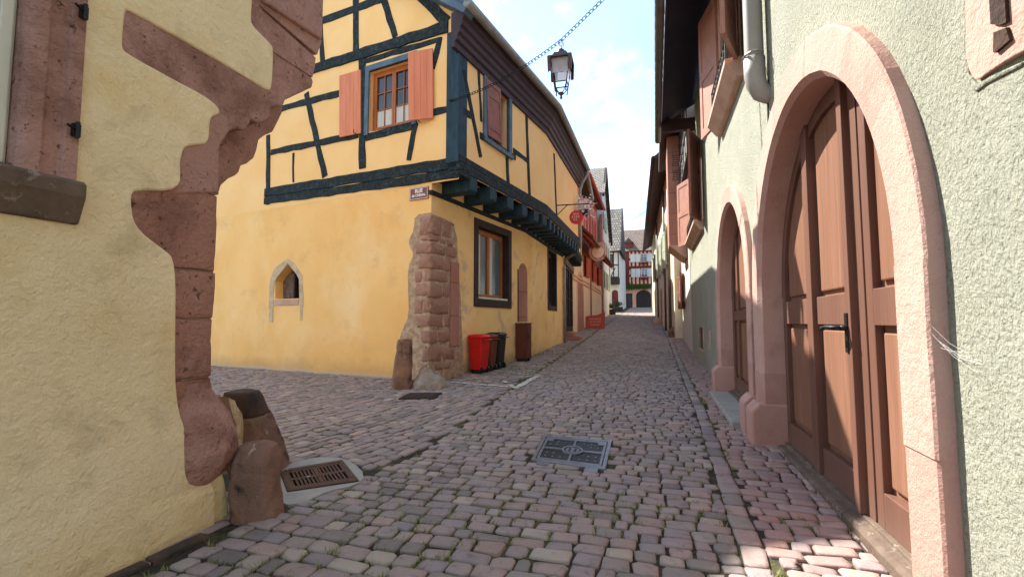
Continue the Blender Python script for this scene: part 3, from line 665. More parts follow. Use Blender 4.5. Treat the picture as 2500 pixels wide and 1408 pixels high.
# ================================================================== timber house
th = thing('timber_house', 'orange yellow half timbered corner house with dark blue beams', 'house', tuple(TS.P(0, .1, 0)))
JE = .80        # jetty overhang of the upper storey
TOPZ, LOWZ = 8.45, 5.02
def offw(Wl, e): o = W.__new__(W); o.o = (Wl.o[0]+Wl.n[0]*e, Wl.o[1]+Wl.n[1]*e); o.d = Wl.d; o.n = Wl.n; return o
# lower storey
niche = TF.poly([(672, 730), (672, 686), (678, 676), (704, 644), (724, 670), (730, 682), (731, 728)])
mb = MB(); mb.sheet(TF, [(0, -.2), (14, -.2), (14, LOWZ+.1), (0, LOWZ+.1)], [niche], 0)
mb.reveal(TF, niche, 0, -.35)
mb.build('gable_ground_wall', M['plaster_t'], th, recalc=False)
w1 = [(2.27, 2.26), (4.2, 2.26), (4.2, 4.36), (2.27, 4.36)]
mb = MB(); mb.sheet(TS, [(0, -.2), (5.5, -.2), (5.5, LOWZ+.25), (0, LOWZ+.25)], [w1], 0)
w2o = T2.r(1337, 607, 1358, 758); w2 = [(w2o[0]+.1, w2o[2]+.2), (w2o[1]-.12, w2o[2]+.2), (w2o[1]-.12, w2o[3]-.18), (w2o[0]+.1, w2o[3]-.18)]
mb.sheet(T2, [(0, -.1), (6.75, -.1), (6.75, LOWZ+.25), (0, LOWZ+.25)], [w2], 0)
mb.build('street_ground_wall', M['plaster_t_low'], th, recalc=False)
# upper storey walls
TFu = offw(TF, .004); TSu = offw(TS, JE)
win_f = TF.r(905, 172, 1052, 308); WF = [(win_f[0], 6.72), (win_f[1], 6.72), (win_f[1], 8.36), (win_f[0], 8.36)]
WF = [(.62, 6.70), (2.10, 6.70), (2.10, 8.40), (.62, 8.40)]
ev = 9.05; pitch = .74; P2 = 1.08; UB = 2.6  # steeper upper slope and distant ridge, out of view, shaped to shade the street
def vz(u): return ev+pitch*(u+1.25) if u < UB else ev+pitch*(UB+1.25)+P2*(u-UB)
mb = MB(); gab = [(-JE, LOWZ), (14, LOWZ), (14, 13.2), (10.0, vz(10)-.1), (UB, vz(UB)-.1), (-JE, ev+.3)]
mb.sheet(TFu, gab, [WF], 0); mb.reveal(TFu, WF, 0, -.28)
mb.build('gable_wall', M['plaster_t_up'], th, recalc=False)
ws = TS.r(1186, 190, 1240, 365, JE)
WS = [(ws[0], ws[2]+.1), (ws[1], ws[2]+.1), (ws[1], min(ws[3], 8.2)), (ws[0], min(ws[3], 8.2))]
t2b = -.117*JE; sb = 5.5-.08*JE*0
def bend(e):   # u of the corner between the two street faces at offset e
    ang = R((26.4-17.4)/2); return 5.5-e*math.tan(ang)*-1*-1, 0-(-e*math.tan(ang))*-1*-1
def bu(e): return 5.5-e*math.tan(R(4.5)), e*math.tan(R(4.5))
mb = MB(); mb.sheet(TS, [(0, LOWZ+.2), (bu(-JE)[0], LOWZ+.2), (bu(-JE)[0], 8.6), (0, 8.6)], [WS], JE)
mb.reveal(TS, WS, JE, JE-.25)
mb.sheet(T2, [(bu(-JE)[1], LOWZ+.2), (6.75, LOWZ+.2), (6.75, 8.6), (bu(-JE)[1], 8.6)], [], JE)
mb.build('street_upper_wall', M['plaster_t_up'], th, recalc=False)
mb = MB(); mb.wbox(TS, .01, 5.5, LOWZ+.22, LOWZ+.26, 0, JE-.01); mb.wbox(T2, 0, 6.7, LOWZ+.22, LOWZ+.26, 0, JE-.01); mb.build('jetty_floor', M['plaster_t_up'], th)

# gable timbers
def Tb(mb, a, b_, wd, e=.03, W_=TF, off=0): mb.beam(W_, W_.uz(*a, off), W_.uz(*b_, off), wd*1.18, off-.05, off+e, jit=.018)
mb = MB()
Tb(mb, (648, 471), (1118, 397), .23, .05); Tb(mb, (646, 491), (1120, 424), .20, .035)
mb.build('sill_beam', M['timber'], th, bevel=.012)
mb = MB(); mb.wbox(TF, -JE-.02, -JE+.35, LOWZ+.42, 8.75, -.34, .06); mb.build('corner_post', M['timber_blue'], th, bevel=.02)
mb = MB(); Tb(mb, (760, 172), (1095, 66), .25, .055); mb.build('wall_plate_beam', M['timber'], th, bevel=.012)
for a, b_, wd, nm in (((890, 151), (1078, 96), .12, 'rail'), ((640, 278), (828, 229), .16, 'rail'), ((1050, 277), (1090, 268), .14, 'rail'), ((663, 372), (876, 330), .15, 'rail'), ((893, 336), (1010, 306), .18, 'rail'),
                      ((656, 330), (655, 500), .15, 'stud'), ((869, -60), (870, 131), .17, 'stud'), ((885, 140), (885, 412), .19, 'stud'), ((717, 374), (717, 445), .05, 'stud'),
                      ((1016, 300), (998, 392), .14, 'brace'), ((1076, 92), (1057, 170), .13, 'brace'), ((748, 228), (794, 432), .17, 'brace'), ((932, -20), (966, 92), .17, 'brace'), ((770, 58), (940, -5), .2, 'rail'), ((775, -60), (790, 165), .15, 'stud'),
                      ((1000, -33), (1092, 55), .22, 'verge_rafter')):
    mb = MB(); Tb(mb, a, b_, wd, random.uniform(.024, .036)); mb.build(nm, M['timber'], th, bevel=.01)
# roof line of the gable: rafter board rising from the eaves
mb = MB()
for (ua, ub) in ((-1.25, UB), (UB, 10.0)):
    mb.beam(TF, (ua, vz(ua)-.05), (ub, vz(ub)-.05), .34, .04, .40); mb.beam(TF, (ua, vz(ua)+.17), (ub, vz(ub)+.17), .10, .36, .46)
mb.build('bargeboard', M['trim_blue'], th, bevel=.01)
# street front timbers
mb = MB()
for Wl, u0, u1 in ((TS, -.05, bu(-JE)[0]), (T2, bu(-JE)[1], 6.7)):
    mb.wbox(Wl, u0, u1, LOWZ+.45, LOWZ+.62, JE-.3, JE+.03); mb.wbox(Wl, u0, u1, LOWZ+.22, LOWZ+.44, JE-.3, JE+.05)
mb.build('jetty_beam', M['timber'], th, bevel=.015)
for a, b_, wd, nm in (((1130, 170), (1173, 384), .14, 'brace'), ((1167, 160), (1174, 297), .07, 'stud'), ((1130, 271), (1150, 284), .15, 'rail'), ((1171, 330), (1258, 385), .14, 'rail'), ((1237, 384), (1240, 450), .13, 'stud'),
                      ((1284, 280), (1292, 478), .13, 'stud'), ((1252, 366), (1288, 393), .13, 'rail'), ((1248, 245), (1284, 276), .12, 'rail')):
    mb = MB(); Tb(mb, a, b_, wd, random.uniform(.024, .034), TS, JE); mb.build(nm, M['timber'], th, bevel=.01)
for a, b_, wd, nm in (((1352, 375), (1360, 575), .13, 'stud'),):
    mb = MB(); Tb(mb, a, b_, wd, .03, T2, JE); mb.build(nm, M['timber'], th, bevel=.01)
# joists under the jetty
def joist(Wl, u, w_=.30):
    mb = MB(); pr = [(-.1, LOWZ-.17), (.76, LOWZ-.17), (.82, LOWZ-.13), (.83, LOWZ-.05), (.83, LOWZ+.25), (-.1, LOWZ+.25)]
    mb.profile(Wl, pr, u, u+w_); mb.build('joist', M['timber_blue'], th, bevel=.012)
for u in (.45, 1.50, 2.55, 3.55, 4.45, 5.15): joist(TS, u, .38)
for u in (.35, 1.0, 1.65, 2.3, 2.95, 3.6, 4.25, 4.9, 5.55, 6.2): joist(T2, u, .28)
mb = MB(); mb.wbox(TS, -.05, 5.5, LOWZ-.29, LOWZ-.175, -.05, .05); mb.wbox(T2, .01, 6.7, LOWZ-.29, LOWZ-.175, -.05, .05); mb.build('head_beam', M['timber'], th, bevel=.01)
mb = MB(); mb.wbox(TF, -JE-.05, .15, LOWZ+.10, LOWZ+.30, -.5, .02); mb.build('dragon_beam', M['timber'], th, bevel=.02)
# cornice, gutter, roof
cp = [(JE-.05, 8.15), (JE+.06, 8.15), (JE+.07, 8.30), (JE+.13, 8.33), (JE+.14, 8.45), (JE+.20, 8.50), (JE+.21, 8.62), (JE+.27, 8.66), (JE+.28, 8.80), (JE+.34, 8.84), (JE+.36, 9.02), (JE-.05, 9.02)]
mb = MB(); mb.profile(TS, cp, -.32, lambda e: bu(-e)[0]); mb.profile(T2, cp, lambda e: bu(-e)[1], 6.9); mb.build('cornice', M['cornice'], th, bevel=.008)
GE, GZ_ = 1.27, 9.06
path = [TS.P(-.42, GZ_, GE), TS.P(bu(-GE)[0], GZ_, GE), T2.P(6.95, GZ_-.03, GE)]
mb = MB(); mb.tube([path[0], path[0].lerp(path[1], .33), path[0].lerp(path[1], .66), path[1], path[1].lerp(path[2], .5), path[2]], .115, 12); mb.build('gutter', M['zinc'], th, smooth=True)
mb = MB()
def roofq(Wl, u0, u1, e0, z0, e1, z1, th_=.14):
    mb.add([Wl.P(u0(e0) if callable(u0) else u0, z0, e0), Wl.P(u1(e0) if callable(u1) else u1, z0, e0), Wl.P(u1(e1) if callable(u1) else u1, z1, e1), Wl.P(u0(e1) if callable(u0) else u0, z1, e1)], [(0, 1, 2, 3)], [(0, 0), (6, 0), (6, 7), (0, 7)])
    mb.add([Wl.P(u0(e0) if callable(u0) else u0, z0-th_, e0), Wl.P(u1(e0) if callable(u1) else u1, z0-th_, e0), Wl.P(u1(e1) if callable(u1) else u1, z1-th_, e1), Wl.P(u0(e1) if callable(u0) else u0, z1-th_, e1)], [(0, 1, 2, 3)])
for (e0_, e1_) in ((1.22, -UB), (-UB, -10.0)):
    roofq(TS, -.42, lambda e: bu(-e)[0], e0_, vz(-e0_)+.1, e1_, vz(-e1_)+.1); roofq(T2, lambda e: bu(-e)[1], 6.95, e0_, vz(-e0_)+.1, e1_, vz(-e1_)+.1)
roofq(TS, -.42, 13, -10.0, vz(10)+.10, -21, ev-.5)
mb.build('roof', M['tile_dark'], th, recalc=False)  # hidden upper slopes shaped for the shadow they cast on the street
mb = MB(); mb.wbox(TS, .4, 5.2, 0, 8.8, -.5, -9.5); mb.wbox(T2, .1, 6.6, 0, 8.8, -.5, -8); mb.build('house_core', M['dark_inside'], th)
# snow-guard bracket on the gutter
# front window with shutters
def window(parent, Wl, u0, u1, z0, z1, e, fm, cols_, rows_, fr=.07, curtain=True, name='window', bar=.022, pane=None, sashes=2):
    f = MB(); f.wbox(Wl, u0, u0+fr, z0, z1, e-.06, e+.02); f.wbox(Wl, u1-fr, u1, z0, z1, e-.06, e+.02); f.wbox(Wl, u0+fr, u1-fr, z0, z0+fr, e-.06, e+.02); f.wbox(Wl, u0+fr, u1-fr, z1-fr, z1, e-.06, e+.02)
    o = f.build(name, fm, parent, bevel=.006)
    iu0, iu1, iz0, iz1 = u0+fr, u1-fr, z0+fr, z1-fr
    sw = (iu1-iu0)/sashes
    for k in range(sashes):
        a = iu0+k*sw; b2 = a+sw; s_ = MB(); t_ = fr*.75
        s_.wbox(Wl, a+.003, a+t_, iz0+.003, iz1-.003, e-.045, e+.035); s_.wbox(Wl, b2-t_, b2-.003, iz0+.003, iz1-.003, e-.045, e+.035)
        s_.wbox(Wl, a+t_, b2-t_, iz0+.003, iz0+t_, e-.045, e+.035); s_.wbox(Wl, a+t_, b2-t_, iz1-t_, iz1-.003, e-.045, e+.035)
        for i in range(1, cols_): c = a+t_+(sw-2*t_)*i/cols_; s_.wbox(Wl, c-bar/2, c+bar/2, iz0+t_, iz1-t_, e-.03, e+.022)
        for i in range(1, rows_): c = iz0+t_+(iz1-iz0-2*t_)*i/rows_; s_.wbox(Wl, a+t_, b2-t_, c-bar/2, c+bar/2, e-.03, e+.02)
        s_.build('sash', fm, o, bevel=.004)
    p_ = MB(); p_.wbox(Wl, iu0, iu1, iz0, iz1, e-.022, e-.012); p_.build('pane', pane or M['glass'], o)
    if curtain:
        c_ = MB(); hgt = iz0+(iz1-iz0)*(curtain if isinstance(curtain, float) else .4); n = 24; pts = []
        for i in range(n+1):
            u = iu0+(iu1-iu0)*i/n; ee = e-.008+.001*math.sin(i*1.9); pts.append((u, ee))
        for i in range(n): c_.quad(Wl.P(pts[i][0], iz0, pts[i][1]), Wl.P(pts[i+1][0], iz0, pts[i+1][1]), Wl.P(pts[i+1][0], hgt, pts[i+1][1]), Wl.P(pts[i][0], hgt, pts[i][1]))
        c_.build('curtain', M['curtain'], o, recalc=False)
    return o
wf = window(th, TFu, .62, 2.10, 6.70, 8.40, -.16, M['window_wood'], 2, 3, fr=.085, curtain=.36)
mb = MB()
for (u0, u1, z0, z1) in ((2.10, 2.24, 6.62, 8.56), (.48, .62, 6.62, 8.56), (.48, 2.24, 8.40, 8.56)): mb.wbox(TFu, u0, u1, z0, z1, -.05, .05 if u1-u0 > 1 else .046)
mb.build('casing', M['trim_blue'], wf, bevel=.01)
def shutter_px(parent, Wl, pts, es, m, th_=.045, battens=True, boards=0):
    P4 = [Wl.P(*Wl.uz(px, py, e), e) for (px, py), e in zip(pts, es)]
    nrm = (P4[1]-P4[0]).cross(P4[3]-P4[0]).normalized()
    if nrm.x*Wl.n[0]+nrm.y*Wl.n[1] < 0: nrm = -nrm
    mb = MB(); mb.prism(P4, [p-nrm*th_ for p in P4]); o = mb.build('shutter', m, parent, bevel=.008)
    if boards:
        for i in range(1, boards):
            t = i/boards; a, b2 = P4[0].lerp(P4[1], t), P4[3].lerp(P4[2], t); wv = (P4[1]-P4[0]).normalized()*.005
            g_ = MB(); g_.prism([a-wv+nrm*.0015, a+wv+nrm*.0015, b2+wv+nrm*.0015, b2-wv+nrm*.0015], [q-nrm*.01 for q in (a-wv, a+wv, b2+wv, b2-wv)]); g_.build('board_groove', M['shutter_groove'], o)
    h = MB()
    for t in (.14, .86):
        a, b2 = P4[0].lerp(P4[3], t), P4[1].lerp(P4[2], t); v = (P4[3]-P4[0]).normalized()*.02
        h.prism([a.lerp(b2, .02)-v+nrm*.006, a.lerp(b2, .55)-v+nrm*.006, a.lerp(b2, .55)+v+nrm*.006, a.lerp(b2, .02)+v+nrm*.006], [q+nrm*.0005 for q in (a.lerp(b2, .02)-v, a.lerp(b2, .55)-v, a.lerp(b2, .55)+v, a.lerp(b2, .02)+v)])
    return o, P4, nrm
shutter_px(wf, TF, [(828, 185), (880, 170), (880, 325), (828, 335)], (.12, .07, .07, .12), M['shutter_orange'], boards=3)
shutter_px(wf, TF, [(996, 129), (1056, 117), (1057, 288), (997, 294)], (.30, .09, .09, .30), M['shutter_orange'], boards=4)
for (px, py) in ((866, 322), (1022, 292)):
    h = MB(); u, z = TF.uz(px, py, .12); h.tube([TF.P(u, z-.05, .05), TF.P(u, z-.03, .16), TF.P(u-.01, z+.05, .17)], .012, 6); h.build('shutter_catch', M['iron'], wf)
# street window with brown shutter
wsw = window(th, TS, WS[0][0], WS[1][0], WS[0][1], WS[2][1], JE-.2, M['shutter_brown'], 1, 1, fr=.08, curtain=False)
o, P4, nrm = shutter_px(wsw, TS, [(1187, 190), (1222, 219), (1226, 352), (1192, 330)], (JE+.06, JE+.14, JE+.14, JE+.06), M['shutter_brown'])
mb = MB()
for t0, t1, h0, h1 in ((.0, .12, .0, 1), (.88, 1, .0, 1), (.12, .88, 0, .08), (.12, .88, .22, .29), (.12, .88, .80, .86), (.12, .88, .94, 1)):
    a = [P4[0].lerp(P4[1], t0).lerp(P4[3].lerp(P4[2], t0), h0), P4[0].lerp(P4[1], t1).lerp(P4[3].lerp(P4[2], t1), h0), P4[0].lerp(P4[1], t1).lerp(P4[3].lerp(P4[2], t1), h1), P4[0].lerp(P4[1], t0).lerp(P4[3].lerp(P4[2], t0), h1)]
    mb.prism([q+nrm*.015 for q in a], [q+nrm*.001 for q in a])
mb.build('shutter_rail', M['shutter_brown'], o, bevel=.004)
mb = MB(); mb.wbox(TS, WS[0][0]-.16, WS[0][0], WS[0][1]-.1, WS[2][1]+.1, JE-.05, JE+.06); mb.wbox(TS, WS[1][0], WS[1][0]+.18, WS[0][1]-.1, WS[2][1]+.1, JE-.05, JE+.06); mb.wbox(TS, WS[0][0]-.16, WS[1][0]+.25, WS[0][1]-.12, WS[0][1]+.0, JE-.04, JE+.08)
mb.build('casing', M['trim_blue'], wsw, bevel=.01)
# ground floor windows
def surround(parent, Wl, u0, u1, z0, z1, wd, e, m, zb=None):
    zb = zb or wd; mb = MB()
    mb.wbox(Wl, u0-wd, u0, z0-zb, z1+wd, -.3, e); mb.wbox(Wl, u1, u1+wd, z0-zb, z1+wd, -.3, e); mb.wbox(Wl, u0, u1, z1, z1+wd, -.3, e-.002); mb.wbox(Wl, u0, u1, z0-zb, z0, -.3, e-.002)
    return mb.build('surround', m, parent, bevel=.012)
wg = window(th, TS, 2.27, 4.2, 2.26, 4.36, -.22, M['window_wood'], 1, 1, fr=.09, curtain=False, pane=M['glass_lace'])
surround(wg, TS, 2.27, 4.2, 2.26, 4.36, .22, .035, M['frame_dark'], .24)
mb = MB(); mb.wbox(TS, 2.30, 2.75, 2.42, 4.25, -.205, -.20); mb.wbox(TS, 3.28, 3.5, 2.42, 4.25, -.205, -.20); mb.build('curtain', M['curtain'], wg)
mb = MB(); mb.wbox(TS, 2.3, 4.18, 2.26, 2.32, -.2, .0); mb.build('sill', M['frame_white'], wg)
wg2 = window(th, T2, w2[0][0], w2[1][0], w2[0][1], w2[2][1], -.22, M['frame_dark'], 1, 1, fr=.1, curtain=False)
surround(wg2, T2, w2[0][0], w2[1][0], w2[0][1], w2[2][1], .14, .035, M['frame_dark'], .2)
# niche window in the gable
nr = TF.poly([(657, 786), (659, 700), (661, 682), (672, 655), (703, 630), (722, 645), (738, 672), (741, 720), (739, 782)])
ring = [(u+.02*noise.noise(Vector((i*2.3, 1, 0))), z) for i, (u, z) in enumerate(nr)]
mb = MB(); inner = TF.poly([(667, 786), (667, 735), (671, 686), (678, 676), (704, 643), (724, 669), (731, 682), (732, 735), (734, 782)])
for i in range(len(ring)-1):
    mb.prism([TF.P(*ring[i], .012), TF.P(*ring[i+1], .012), TF.P(*inner[i+1], .018), TF.P(*inner[i], .018)], [TF.P(*ring[i], -.1), TF.P(*ring[i+1], -.1), TF.P(*inner[i+1], -.1), TF.P(*inner[i], -.1)])
nw = mb.build('niche_window', M['lime_edge'], th, subdiv=2, rough=.012)
nz = TF.r(672, 644, 731, 732)
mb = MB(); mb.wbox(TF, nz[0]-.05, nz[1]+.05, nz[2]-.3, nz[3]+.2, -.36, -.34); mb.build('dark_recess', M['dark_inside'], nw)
mb = MB(); mb.wbox(TF, nz[0], nz[1], nz[2]-.16, nz[2]+.02, -.3, .02); mb.build('sill', M['sill_stone'], nw, bevel=.012)
mb = MB()
for u0, u1 in ((nz[0], nz[0]+.05), ((nz[0]+nz[1])/2-.05, (nz[0]+nz[1])/2+.0)): mb.wbox(TF, u0, u1, nz[2], nz[3]-.2, -.3, -.22)
mb.wbox(TF, nz[0], nz[1], nz[2], nz[2]+.05, -.3, -.22); mb.build('frame', M['frame_dark'], nw)
mb = MB(); mb.wbox(TF, (nz[0]+nz[1])/2, nz[1], nz[2]+.05, nz[3]-.25, -.29, -.27); mb.build('shutter_leaf', M['old_wood'], nw)
# rubble corner where the plaster has come off
mb = MB(); fr_ = TF.poly([(1014, 524), (1012, 560), (1000, 585), (999, 600), (1012, 620), (998, 650), (996, 690), (1000, 770), (985, 800), (975, 830), (985, 925)]); fr_ = [(max(u, .02), z) for u, z in fr_]
pts = [(0.0, fr_[0][1])]+fr_+[(0.0, -.05)]
mb.wprism(TF, smooth_loop(pts, 1), .015, -.1); mb.build('mortar_patch', M['mortar'], th, subdiv=1, rough=.008)
mb = MB(); sr = TS.poly([(1047, 520), (1075, 530), (1105, 545), (1115, 580), (1118, 640), (1124, 740), (1128, 840), (1132, 900)]); sr += [(sr[-1][0], -.05), (-.0, -.05)]; sr[0] = (-.0, sr[0][1])
mb.wprism(TS, sr, .016, -.1); mb.build('mortar_patch', M['mortar'], th, subdiv=1, rough=.008)
rb = random.Random(3)
def irregular(Wl, u0, u1, z0, z1, e):
    jx, jz = min(.05, (u1-u0)*.16), min(.035, (z1-z0)*.18); r_ = rb.uniform
    pts = [(u0+r_(-jx, jx), z0+r_(0, jz)), ((u0+u1)/2+r_(-jx, jx), z0+r_(-jz, jz)*.8), (u1+r_(-jx, jx), z0+r_(0, jz)), (u1+r_(-jx, jx), (z0+z1)/2+r_(-jz, jz)), (u1+r_(-jx, jx), z1-r_(0, jz)), ((u0+u1)/2+r_(-jx, jx), z1+r_(-jz, jz)*.8), (u0+r_(-jx, jx), z1-r_(0, jz)), (u0+r_(-jx, jx), (z0+z1)/2)]
    mb = MB(); cu, cz = (u0+u1)/2, (z0+z1)/2; k = .05/max(.12, min(u1-u0, z1-z0))
    mb.rings([[Wl.P(u, z, -.05) for u, z in pts], [Wl.P(u, z, e*.45) for u, z in pts], [Wl.P(u+(cu-u)*k, z+(cz-z)*k, e) for u, z in pts]]); return mb
# (y0, y1, front stones as spans from the corner, street stones as spans from the corner)
rows = [(526, 572, [(.03, .34)], [(.03, .42), (.45, .86)]), (574, 588, [(.03, .30)], [(.03, .30), (.34, .62), (.66, .92)]), (591, 617, [(.02, .46)], [(.03, .62), (.66, 1.14)]), (620, 656, [(.03, .30)], [(.03, .50), (.58, .80)]),
        (659, 687, [(.03, .20), (.24, .46)], [(.03, .72)]), (690, 724, [(.03, .42)], [(.03, .44), (.5, .82)]), (727, 765, [(.03, .18), (.22, .44)], [(.03, .74)]), (768, 800, [(.03, .40)], [(.03, .52), (.57, .84)]),
        (806, 838, [(.03, .24)], [(.03, .26), (.32, .95)]), (846, 884, [(.03, .2)], [(.05, .44), (.52, 1.05)]), (888, 906, [(.05, .25)], [(.2, .5), (.6, .9)])]
for (y0, y1, fs, ts) in rows:
    z1 = TS.uz(1052, y0)[1]; z0 = TS.uz(1052, y1)[1]
    for Wl, spans in ((TF, fs), (TS, ts)):
        for (q0, q1) in spans:
            w_ = q0 < .04
            irregular(Wl, (-.035 if w_ and Wl is TS else q0-(.035 if w_ else 0)), q1, z0+rb.uniform(-.02, .02), z1+rb.uniform(-.02, .02), rb.uniform(.028, .055)).build('corner_block', M['rubble_block'], th, subdiv=2, rough=.011, smooth=True, bevel=.0)
for _ in range(26):
    u = rb.uniform(.05, .95); z = rb.uniform(TS.uz(1070, 900)[1], TS.uz(1070, 540)[1]); d = rb.uniform(.03, .07)
    irregular(TS, u, u+d*1.6, z, z+d, .03).build('chip_stone', M['rubble_block'], th, subdiv=1, rough=.008, smooth=True)
u0, u1, z0, z1 = TS.r(1099, 640, 1119, 845, .03); mb = MB(); mb.wbox(TS, u0, u1, z0, z1, -.1, .06); mb.build('door_jamb_stone', M['pier_stone'], th, bevel=.02)
u0, u1, z0, z1 = TS.r(1266, 642, 1287, 785); mb = MB()
pts = [(u0, z0), (u1, z0), (u1, z1-.35)]+[((u0+u1)/2+(u1-u0)/2*math.cos(t), z1-.35+.35*math.sin(t)) for t in [k*math.pi/6 for k in range(1, 6)]]+[(u0, z1-.35)]
mb.wprism(TS, pts, .012, -.05); bs_ = mb.build('blind_slot', M['pier_stone'], th, bevel=.01)
mb = MB(); mb.wbox(TS, u0-.09, u0-.005, z0, z1-.25, -.05, .006); mb.build('slot_shade_strip', M['frame_dark'], bs_)  # dark strip painted for the shade of a recess beside the slot
# downpipe
mb = MB(); u = 6.72
mb.tube([T2.P(u, GZ_-.06, GE), T2.P(u, GZ_-.35, GE-.02), T2.P(u, GZ_-.75, JE+.2), T2.P(u, GZ_-1.1, JE+.1), T2.P(u, 5.2, JE+.1), T2.P(u, 4.85, .55), T2.P(u, 4.6, .13), T2.P(u, 4.2, .1), T2.P(u, T2.gz(u), .1)], .075, 10)
mb.build('downpipe', M['pipe_grey'], th, smooth=True)

# street sign
u0, u1, z0, z1 = TF.r(1000, 457, 1045, 487, .03)
sg = thing('street_sign', 'brown enamel street name plate high on the timber house corner', 'sign', tuple(TF.P((u0+u1)/2, z0, .02)))
mb = MB(); mb.wbox(TF, u0, u1, z0, z1, .005, .03); mb.build('plate', M['sign_plate'], sg, bevel=.006)
mb = MB(); t_ = .012
for q in ((u0+.015, u1-.015, z0+.015, z0+.015+t_), (u0+.015, u1-.015, z1-.015-t_, z1-.015), (u0+.015, u0+.015+t_, z0+.027, z1-.027), (u1-.015-t_, u1-.015, z0+.027, z1-.027)): mb.wbox(TF, *q, .0305, .034)
mb.build('border', M['sign_white'], sg)
def text(txt, Wl, u, z, size, e, m, parent, name='lettering', bold=.0, flip=False):
    c = bpy.data.curves.new(name, 'FONT'); c.body = txt; c.size = size*K; c.align_x = 'CENTER'; c.align_y = 'CENTER'; c.extrude = .002; c.offset = bold
    o = bpy.data.objects.new(name, c); col.objects.link(o); c.materials.append(m)
    p = Wl.P(u, z, e)*K; dx = Vector((Wl.d[0], Wl.d[1], 0))*(-1 if flip else 1); dz = Vector((0, 0, 1)); dn = dx.cross(dz)
    mw = Matrix((dx, dz, dn)).transposed().to_4x4(); mw.translation = p
    me = bpy.data.meshes.new_from_object(o.evaluated_get(bpy.context.evaluated_depsgraph_get())); bpy.data.objects.remove(o)
    me.transform(mw); me.materials.clear(); me.materials.append(m)
    o = bpy.data.objects.new(name, me); col.objects.link(o); child_of(o, parent)
    return o
text('RUE', TF, (u0+u1)/2, z1-.10, .13, .032, M['sign_white'], sg, bold=.004, flip=True)
text('du CHEVAL', TF, (u0+u1)/2, z0+.105, .085, .032, M['sign_white'], sg, bold=.003, flip=True)

# ================================================================== green house on the right
gh = thing('green_house', 'pale green rough plastered house with two round arched gates, right foreground', 'house', tuple(RW.P(4.9, 0, -.3)))
GU, GZt = 15.6, 8.5
EF = .08                                   # arch stones stand proud of the plaster
def arch(uc, zs, r, zb, n=28, ryr=1.0):
    return [(uc+r, zb)]+[(uc+r*math.cos(math.pi*k/n), zs+r*ryr*math.sin(math.pi*k/n)) for k in range(n+1)]+[(uc-r, zb)]
A1 = dict(uc=4.87, zs=1.90, r=1.775); A2 = dict(uc=9.12, zs=2.05, r=1.60)
def rgz(u): return RW.gz(u, .1)
h1 = arch(A1['uc'], A1['zs'], A1['r']+.1, -.2); h2 = arch(A2['uc'], A2['zs'], A2['r']+.1, -.2)
W1 = [(7.75, 5.55), (9.6, 5.55), (9.6, 8.1), (7.75, 8.1)]
W2 = [(14.2, 4.45), (17.6, 4.45), (17.6, 6.7), (14.2, 6.7)]
VT = RW.r(1707, 800, 1718, 850)
Vt = [(VT[0], VT[2]), (VT[1], VT[2]), (VT[1], VT[3]), (VT[0], VT[3])]
mb = MB(); mb.sheet(RW, [(-5, -.3), (27.8, -.3), (27.8, 4.6), (19.2, 4.6), (19.2, GZt-.05), (-5, GZt-.05)], [h1, h2, W1, W2, Vt], 0)
for l in (W1, W2, Vt): mb.reveal(RW, l, 0, -.35)
mb.build('wall', M['plaster_green'], gh, recalc=False)
mb = MB(); mb.wbox(RW, -5, 27.5, 0, 8.3, -.9, -8); mb.build('house_core', M['dark_inside'], gh)
mb = MB(); mb.wbox(RW, VT[0]-.05, VT[1]+.05, VT[2], VT[3], -.3, -.28)
for i in range(3): mb.tube([RW.P(VT[0]+(VT[1]-VT[0])*(i+.5)/3, VT[2], -.06), RW.P(VT[0]+(VT[1]-VT[0])*(i+.5)/3, VT[3], -.06)], .012, 6)
mb.build('vent_grille', M['iron'], gh)
mb = MB(); mb.wbox(RW, VT[0]-.07, VT[1]+.07, VT[2]-.09, VT[2], -.1, .02); mb.wbox(RW, VT[0]-.07, VT[0], VT[2], VT[3]+.09, -.1, .02); mb.wbox(RW, VT[1], VT[1]+.07, VT[2], VT[3]+.09, -.1, .02); mb.build('vent_surround', M['sill_stone'], gh, bevel=.01)

